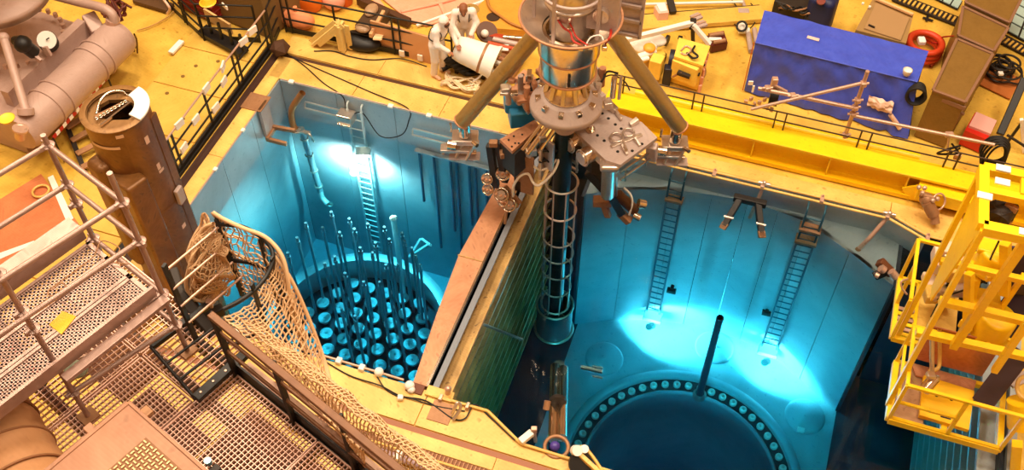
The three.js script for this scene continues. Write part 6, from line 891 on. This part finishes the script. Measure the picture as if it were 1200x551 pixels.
// ------------------------------------------------------------------ near deck details and the gear in the well
{
  const g = structure('trim_3'); part('grating_strip', [box(-6.5, 2.5, -.05, -.03, -7.46, -7.24)], std(0x8a5a3c, .7), g); for (let k = 0; k < 60; k++) part('grating_bar', box(-6.2 + k * .07, -6.18 + k * .07, -.03, -.005, -7.45, -7.25), M.bracketPlate, g);
  const p = thing('near_pipe', 'mauve grey pipe lying along the near deck behind the platform', 'pipe', V(-4.5, .1, -7.1)); part('pipe', rod(V(-6.5, .1, -7.12), V(-1.5, .1, -7.12), .07, 16), std(0x9a8088, .45), p); part('cap', [box(-4.5, -4.38, .05, .22, -7.2, -7.04, .01)], M.white, p); part('edge', rod(V(-6.5, .12, -7.26), V(-1.5, .12, -7.26), .025), M.deck, p);
  const r = thing('near_rim_pipe', 'cream pipe following the near rim of the well with a kink', 'pipe', V(-3, 0, -8.3)); const pts = [V(-4.36, .04, -8.45), V(-3.34, .04, -8.47), V(-2.6, .04, -8.06), V(1, .04, -8.06)]; part('pipe', pts.slice(1).map((q, i) => rod(pts[i], q, .028)), M.deck, r); for (const x of [-4.2, -3.7]) part('clamp', box(x - .03, x + .03, 0, .1, -8.5, -8.38, .01), M.galv, r);
  const bl = thing('lifting_block', 'small steel hook block on a base plate at the end of the middle wall', 'hook', V(-4.1, 0, -8.3)); part('base', [box(-4.3, -3.9, 0, .02, -8.4, -8.0, .005)], M.bracketPlate, bl); part('hook', tube([V(-3.89, 0.1, -8.19), V(-3.85, 0.25, -8.24), V(-3.83, 0.3, -8.32), V(-3.77, 0.2, -8.29), V(-3.84, 0.05, -8.11)], .03, 30), M.steel, bl);
  const jb = thing('plug_joint', 'yellow joint plate with a round white stopper at the near end of the middle wall', 'plate', V(-4.6, 0, -8.6)); part('plate', [box(-4.5, -4.0, 0, .06, -8.62, -8.42, .01)], M.deck, jb); part('dark_socket', box(-4.86, -4.55, -.02, .03, -8.6, -8.4, .01), std(0x6a3820, .6), jb); part('stopper', [ball(V(-4.8, 0.08, -8.48), .09), ball(V(-4.75, 0.05, -8.43), .07)], M.white, jb); part('bolt', [rod(V(-4.12, 0.05, -8.57), V(-4.11, 0.2, -8.57), .05), ball(V(-4.11, 0.2, -8.57), .06)], M.galv, jb);
  solo('rim_cable', 'thin black cable looping along the near deck rim', 'cable', tube([V(-6.5, 0.02, -8.5), V(-5.9, 0.02, -8.36), V(-5.31, 0.05, -8.33), V(-4.88, 0.02, -8.27), V(-4.42, 0.02, -8.32), V(-3.88, 0.02, -8.15), V(-3.66, 0.04, -8.21), V(-3.6, 0.04, -8.52), V(-3.25, 0.02, -8.37), V(-2.71, 0.04, -8.09)], .014, 100), M.black);
  solo('second_rim_cable', 'thin black cable branching from a white ball on the near pipe', 'cable', tube([V(-5.41, 0.08, -8.46), V(-5.19, 0.02, -8.31), V(-4.94, 0.02, -8.25), V(-4.75, 0.04, -8.27), V(-4.24, 0.02, -8.28), V(-3.72, 0.02, -8.35)], .012, 60), M.black);
  solo('white_ball', 'white ball fitting on the near rim pipe of the left pool', 'fitting', ball(V(-5.42, 0.08, -8.56), .085), M.white);
  solo('white_clip', 'white clip holding the cable on the near deck', 'clip', tbox(V(-4.87, 0.05, -8.22), .1, .08, .1, .3, .02), M.white);
  const wb = thing('rim_lever', 'white lever arm with a clamp standing out over the near well rim', 'lever', V(-2.5, 0.1, -8.2)); part('arm', [bar(V(-2.61, 0.1, -8.06), V(-2.47, 0.15, -8.27), .12, .1, .015)], M.white, wb); part('clamp', [bar(V(-2.47, 0.2, -8.32), V(-2.41, -.2, -8.3), .05, .05), tbox(V(-2.45, 0.2, -8.3), .1, .12, .08, .3, .01)], M.galv, wb);
  const pl = thing('pulley', 'black pulley with a white arm on the near rim at the bottom', 'pulley', V(-1.55, 0.15, -8.03)); part('wheel', [rod(V(-1.54, 0.15, -7.98), V(-1.51, 0.25, -7.92), .2, 32)], M.black, pl); part('arm', [bar(V(-1.67, 0.35, -8.08), V(-1.16, 0.2, -7.88), .08, .08, .015)], M.deck, pl); part('hub', [rod(V(-1.67, 0.3, -8.1), V(-1.62, 0.42, -8.05), .09, 18), rod(V(-1.54, 0.3, -8.15), V(-1.52, 0.4, -8.13), .07, 18)], M.white, pl); part('hose', tube([V(-1.68, 0.35, -8.12), V(-1.55, 0.35, -8.18), V(-1.38, 0.3, -8.1), V(-1.15, 0.2, -7.94)], .03), M.deck, pl);
  // stainless column in the well with a purple cap
  const c = thing('steel_column', 'polished steel column standing in the dark water with a purple cap', 'column', V(-2.25, -4, -9.0)); const x = -2.2, z = -8.75;
  part('tube', [rod(V(-2.64, -.9, -10.2), V(-2.14, -.15, -8.41), .085, 24)], M.brushed, c); part('tube', rod(V(-2.47, -.85, -10.18), V(-1.99, -.1, -8.46), .085, 24), M.brushed, c); part('band', [rod(V(-2.32, -.45, -9.33), V(-2.3, -.42, -9.25), .16, 24)], M.dark, c); part('tail', rod(V(-2.58, -.9, -10.26), V(-2.5, -5, -9.9), .1, 18), std(0x243c40, .4, .4), c); part('cap', [ball(V(-2.05, 0, -8.22), .09)], std(0x4a3a90, .4), c); part('ring', [ring(V(-2.02, 0, -8.22), .2, .035, 28, 8)], M.bracketPlate, c); part('fork', [bar(V(-2.14, -.55, -10.18), V(-1.74, -.5, -10.19), .05, .1), bar(V(-1.95, -.5, -10.25), V(-1.76, -.5, -10.27), .03), bar(V(-1.89, -.5, -10.05), V(-1.7, -.5, -10.06), .03)], std(0x5a8488, .4, .2), c);
  const f = thing('floating_tool', 'small brass fitting hanging beside the steel column', 'tool', V(-2.46, -.3, -9.08)); part('body', rod(V(-2.45, -.3, -9.01), V(-2.46, -.2, -9.13), .06), M.bracketPlate, f);
  // twin black arms below the far rim
  const a = thing('twin_arms', 'pair of black hinged arms with brass tips hanging below the far rim', 'arm', V(-.04, -.3, -14.76)); const pv = [V(-.17, -.15, -14.85), V(0.2, -.15, -14.88)], tip = [V(-.34, -.5, -14.33), V(0.43, -.5, -14.36)];
  part('crossbeam', [bar(V(-.3, -.15, -14.88), V(0.37, -.15, -14.89), .14, .14, .02)], M.black, a); for (const i of [0, 1]) { const k = part('arm', [bar(pv[i], tip[i], .13, .13, .02)], M.black, a); part('tip', [bar(lerpV(pv[i], tip[i], .86), lerpV(pv[i], tip[i], 1.12), .15, .13, .02)], M.bracketPlate, k); part('pin', [rod(lerpV(pv[i], tip[i], .72).add(V(-.1, .06, 0)), lerpV(pv[i], tip[i], .72).add(V(.1, .06, 0)), .03)], M.steel, k); }
  const cam2 = thing('camera_cluster', 'dark underwater camera cluster with pale lenses hanging below the crane side', 'camera', V(2.85, -.3, -14.06)); part('body', [bar(V(2.71, -.2, -14.2), V(3.03, -.4, -14.12), .16, .18, .03)], std(0x6a4026, .4, .2), cam2); part('tool', [bar(V(2.7, -.45, -13.98), V(2.89, -.35, -14.12), .16, .14, .03)], M.black, cam2); part('lens', [rod(V(2.76, -.2, -14.04), V(2.84, -.25, -14.04), .08, 16), rod(V(2.96, -.2, -14.02), V(3.09, -.3, -13.99), .08, 16), rod(V(2.71, -.35, -13.97), V(2.78, -.35, -13.95), .06, 14)], M.galv, cam2);
  const sp = thing('small_lamp', 'small dark lamp fixed on the well wall beside the left ladder', 'lamp', V(-1.17, -5.5, -14.92)); const s0 = V(-1.17, -5.5, -14.92); part('body', [rod(s0.clone().add(V(-.1, 0, 0)), s0.clone().add(V(.1, .02, 0)), .08, 16), tbox(s0.clone().add(V(0, .1, -.05)), .08, .12, .12, 0, .02)], M.black, sp);
  const s1 = V(1.05, -5.6, -15.06), sp2 = thing('small_lamp', 'small dark lamp fixed on the well wall beside the right ladder', 'lamp', s1.clone()); part('body', [rod(s1.clone().add(V(-.1, 0, 0)), s1.clone().add(V(.1, .02, 0)), .08, 16), tbox(s1.clone().add(V(0, .1, -.05)), .08, .12, .12, 0, .02)], M.black, sp2);
}
// ------------------------------------------------------------------ the two workers in white
function blend(bones, k, lo, hi, cell) { // smooth union of tapered capsules, meshed
  const n = Math.ceil(Math.max(hi[0] - lo[0], hi[1] - lo[1], hi[2] - lo[2]) / cell) + 4, size = n * cell, mc = new MarchingCubes(n, new THREE.MeshStandardMaterial(), false, false, 120000), half = n / 2;
  const cx = (lo[0] + hi[0]) / 2, cy = (lo[1] + hi[1]) / 2, cz = (lo[2] + hi[2]) / 2;
  const bb = bones.map(([a, b, ra, rb, sub]) => { const d = [b[0] - a[0], b[1] - a[1], b[2] - a[2]]; return [a, d, Math.max(1e-9, d[0] * d[0] + d[1] * d[1] + d[2] * d[2]), ra, rb, sub]; });
  for (let z = 0; z < n; z++) for (let y = 0; y < n; y++) for (let x = 0; x < n; x++) {
    const px = cx + (x - half) * cell, py = cy + (y - half) * cell, pz = cz + (z - half) * cell; let s = 1e3;
    for (const [a, d, l2, ra, rb, sub] of bb) {
      const qx = px - a[0], qy = py - a[1], qz = pz - a[2], t = Math.max(0, Math.min(1, (qx * d[0] + qy * d[1] + qz * d[2]) / l2)), ex = qx - d[0] * t, ey = qy - d[1] * t, ez = qz - d[2] * t;
      const v = Math.sqrt(ex * ex + ey * ey + ez * ez) - (ra + (rb - ra) * t);
      if (sub) { s = Math.max(s, -v); continue; }
      if (s > 900) { s = v; continue; }
      const h = Math.max(0, Math.min(1, .5 + .5 * (v - s) / k)); s = v + (s - v) * h - k * h * (1 - h);
    }
    mc.field[x + y * n + z * n * n] = -s;
  }
  mc.isolation = 0; mc.update();
  const g = new THREE.BufferGeometry();
  g.setAttribute('position', new THREE.BufferAttribute(mc.positionArray.slice(0, mc.count * 3), 3)); g.setAttribute('normal', new THREE.BufferAttribute(mc.normalArray.slice(0, mc.count * 3), 3));
  g.scale(half * cell, half * cell, half * cell).translate(cx, cy, cz);
  return g;
}
function handBones(w, dir, side) { // palm, four bent fingers and a thumb from the wrist w towards dir
  const f = V(...dir).normalize(), up = V(0, 1, 0), s = new THREE.Vector3().crossVectors(f, up).normalize().multiplyScalar(side), n = new THREE.Vector3().crossVectors(s, f).normalize().multiplyScalar(-side);
  const dn = n.y > 0 ? n.clone().negate() : n, P = (a, b, c) => { const p = V(...w).addScaledVector(f, a).addScaledVector(s, b).addScaledVector(dn, c); return [p.x, p.y, p.z]; };
  const out = [[P(0, 0, 0), P(.04, 0, 0), .024, .03], [P(.03, -.018, 0), P(.085, -.024, .004), .018, .016], [P(.03, .012, 0), P(.085, .022, .004), .018, .015]];
  [[-.03, .075], [-.01, .085], [.011, .078], [.03, .062]].forEach(([b, L]) => { out.push([P(.085, b, .004), P(.085 + L * .5, b * 1.1, .012), .0098, .009], [P(.085 + L * .5, b * 1.1, .012), P(.085 + L * .8, b * 1.1, .036), .009, .0078]); });
  out.push([P(.02, -.03, .004), P(.055, -.062, .018), .013, .011], [P(.055, -.062, .018), P(.088, -.066, .034), .011, .009]);
  return out;
}
function worker(label, pos, turn, J, opts) {
  const t = thing('person', label, 'person', pos, null, turn), suit = std(0xf3e6dc, .75), skin = std(0xb8795a, .55), m = (o) => o;
  const B = (a, b, ra, rb, s) => [J[a] ?? a, J[b] ?? b, ra, rb, s], add = (p, q) => [p[0] + q[0], p[1] + q[1], p[2] + q[2]];
  const local = (name, geo, mat, parent) => { const o = new THREE.Mesh(geo, mat); o.name = name; o.castShadow = o.receiveShadow = true; parent.add(o); return o; };
  // head: skull, jaw, nose, brow, ears; then neck, forearms, hands, shins as one skin surface
  const h = J.head, F = J.look, hx = (s, u, f) => [h[0] + s * F[2] + f * F[0], h[1] + u + f * F[1], h[2] - s * F[0] + f * F[2]];
  const headG = blend([[hx(0, .03, -.015), hx(0, .03, .02), .085, .08], [hx(0, -.06, .03), hx(0, -.075, .06), .05, .034], [hx(0, .0, .085), hx(0, -.03, .106), .012, .017], [hx(-.04, .022, .078), hx(.04, .022, .078), .014, .014], [hx(-.03, -.062, .076), hx(.03, -.062, .076), .01, .01], [hx(.084, 0, 0), hx(.088, -.03, -.01), .013, .011], [hx(-.084, 0, 0), hx(-.088, -.03, -.01), .013, .011], [hx(.034, .0, .092), hx(.034, .0, .094), .011, .011, 1], [hx(-.034, .0, .092), hx(-.034, .0, .094), .011, .011, 1], [h, J.neck, .055, .06]], .016, [h[0] - .14, h[1] - .2, h[2] - .16], [h[0] + .14, h[1] + .14, h[2] + .16], .0045);
  const parts = [headG];
  for (const [s, side] of [['L', 1], ['R', -1]]) { const w = J['wr' + s], e = J['el' + s], d = [w[0] - e[0], w[1] - e[1], w[2] - e[2]]; parts.push(blend(handBones(w, d, side), .008, [w[0] - .2, w[1] - .2, w[2] - .2], [w[0] + .2, w[1] + .2, w[2] + .2], .0042)); }
  parts.push(blend([B('pelvis', 'chest', .1, .12), B('chest', 'neck', .1, .05), B('shL', 'elL', .045, .035), B('elL', 'wrL', .035, .024), B('shR', 'elR', .045, .035), B('elR', 'wrR', .035, .024), B('shL', 'shR', .05, .05), B('hipL', 'knL', .07, .05), B('knL', 'anL', .045, .035), B('hipR', 'knR', .07, .05), B('knR', 'anR', .045, .035)], .05, [-.6, 0, -.5], [.6, 1.8, .8], .022));
  const body = local('body', join(parts), skin, t);
  // hooded coverall
  const hood = opts.hood ? [[hx(0, .03, -.02), hx(0, .0, -.02), .112, .105], [J.neck, hx(0, -.06, -.03), .09, .085]] : [[J.neck, add(J.neck, [0, .02, -.01]), .075, .08]];
  const cover = blend([B('pelvis', 'waist', .165, .15), B('waist', 'chest', .15, .165), B('chest', 'neck', .13, .075), B('shL', 'shR', .085, .085), B('shL', 'elL', .078, .068), B('elL', 'wrL', .066, .05), B('shR', 'elR', .078, .068), B('elR', 'wrR', .066, .05), B('hipL', 'knL', .112, .088), B('knL', 'anL', .084, .075), B('hipR', 'knR', .112, .088), B('knR', 'anR', .084, .075), ...hood, [hx(0, -.01, .1), hx(0, -.01, .16), .082, .09, 1]], .045, [-.62, 0, -.5], [.62, 1.9, .8], .0155);
  local('coverall', cover, suit, body);
  for (const s of ['L', 'R']) { const a = J['an' + s], o = J['toe' + s]; local('boot', blend([[a, add(a, [0, -.03, 0]), .062, .058], [add(a, [0, -.045, -.03]), o, .045, .042]], .03, [Math.min(a[0], o[0]) - .12, -.04, Math.min(a[2], o[2]) - .14], [Math.max(a[0], o[0]) + .12, .22, Math.max(a[2], o[2]) + .12], .009), std(0xe0b08c, .5), body); }
  const strap = std(0x2c2826, .6), T = (pts, r) => new THREE.TubeGeometry(new THREE.CatmullRomCurve3(pts.map((p) => V(...p))), 40, r, 6);
  const w = J.waist, c = J.chest; const loop = []; for (let i = 0; i <= 20; i++) { const a = i / 20 * Math.PI * 2; loop.push([w[0] + .172 * Math.cos(a), w[1] + .02, w[2] + .168 * Math.sin(a)]); } local('belt', T(loop, .014), strap, body);
  for (const s of [-1, 1]) local('harness_strap', T([[w[0] + s * .12, w[1] + .02, w[2] - .13], [c[0] + s * .13, c[1], c[2] - .155], [c[0] + s * .12, c[1] + .15, c[2] - .06], [c[0] + s * .12, c[1] + .06, c[2] + .155], [w[0] + s * .1, w[1], w[2] + .155]], .011), strap, body);
  // mask over the face, cap or goggles
  local('face_mask', blend([[hx(0, -.055, .075), hx(0, -.035, .1), .038, .026]], .01, [h[0] - .2, h[1] - .16, h[2] - .2], [h[0] + .2, h[1] + .1, h[2] + .2], .007), std(opts.mask, .5), body);
  const band = []; for (let i = 0; i <= 16; i++) { const a = i / 16 * Math.PI * 2; band.push(hx(.094 * Math.cos(a), .012, .094 * Math.sin(a))); } local('goggles', join([T(band, .01), T([hx(-.06, .008, .09), hx(0, .0, .108), hx(.06, .008, .09)], .02)]), std(0x4a3426, .3), body);
  if (opts.cap) local('cap', blend([[hx(0, .055, -.02), hx(0, .05, .02), .094, .088], [hx(0, .05, .07), hx(0, .035, .13), .05, .03], [[h[0], h[1] - .17, h[2]], [h[0], h[1] - .12, h[2]], .14, .14, 1]], .02, [h[0] - .22, h[1] - .2, h[2] - .22], [h[0] + .22, h[1] + .2, h[2] + .22], .009), std(opts.cap, .6), body);
  return t;
}
{
  const J = { pelvis: [0, .93, -.02], waist: [0, 1.08, .0], chest: [0, 1.3, .09], neck: [0, 1.49, .18], head: [0, 1.61, .25], look: [0, -.42, .9], shL: [.18, 1.42, .13], shR: [-.18, 1.42, .13], elL: [.25, 1.16, .24], elR: [-.25, 1.14, .22], wrL: [.14, 1.02, .45], wrR: [-.14, 1.0, .43], hipL: [.1, .9, -.02], hipR: [-.1, .9, -.02], knL: [.12, .5, .05], knR: [-.11, .5, .0], anL: [.13, .1, -.02], anR: [-.12, .1, -.05], toeL: [.16, .04, .15], toeR: [-.14, .04, .12] };
  worker('worker in a white hooded coverall and dark harness standing bent over the wrapped drum', V(-7.28, 0, -16.22), D(72), J, { hood: true, mask: 0x9a6a4a });
  const K = { ...J, pelvis: [0, .95, 0], waist: [0, 1.1, .04], chest: [0, 1.3, .16], neck: [0, 1.46, .28], head: [0, 1.57, .37], look: [0, -.5, .86], shL: [.18, 1.4, .2], shR: [-.18, 1.38, .22], elL: [.27, 1.14, .26], elR: [-.26, 1.12, .32], wrL: [.15, .98, .46], wrR: [-.12, .96, .5] };
  worker('worker in white with a brown cap leaning over the drum behind the hooded worker', V(-6.95, 0, -17.05), D(20), K, { hood: false, mask: 0x8a5a40, cap: 0x8a5434 });
}

renderer.render(scene, camera);
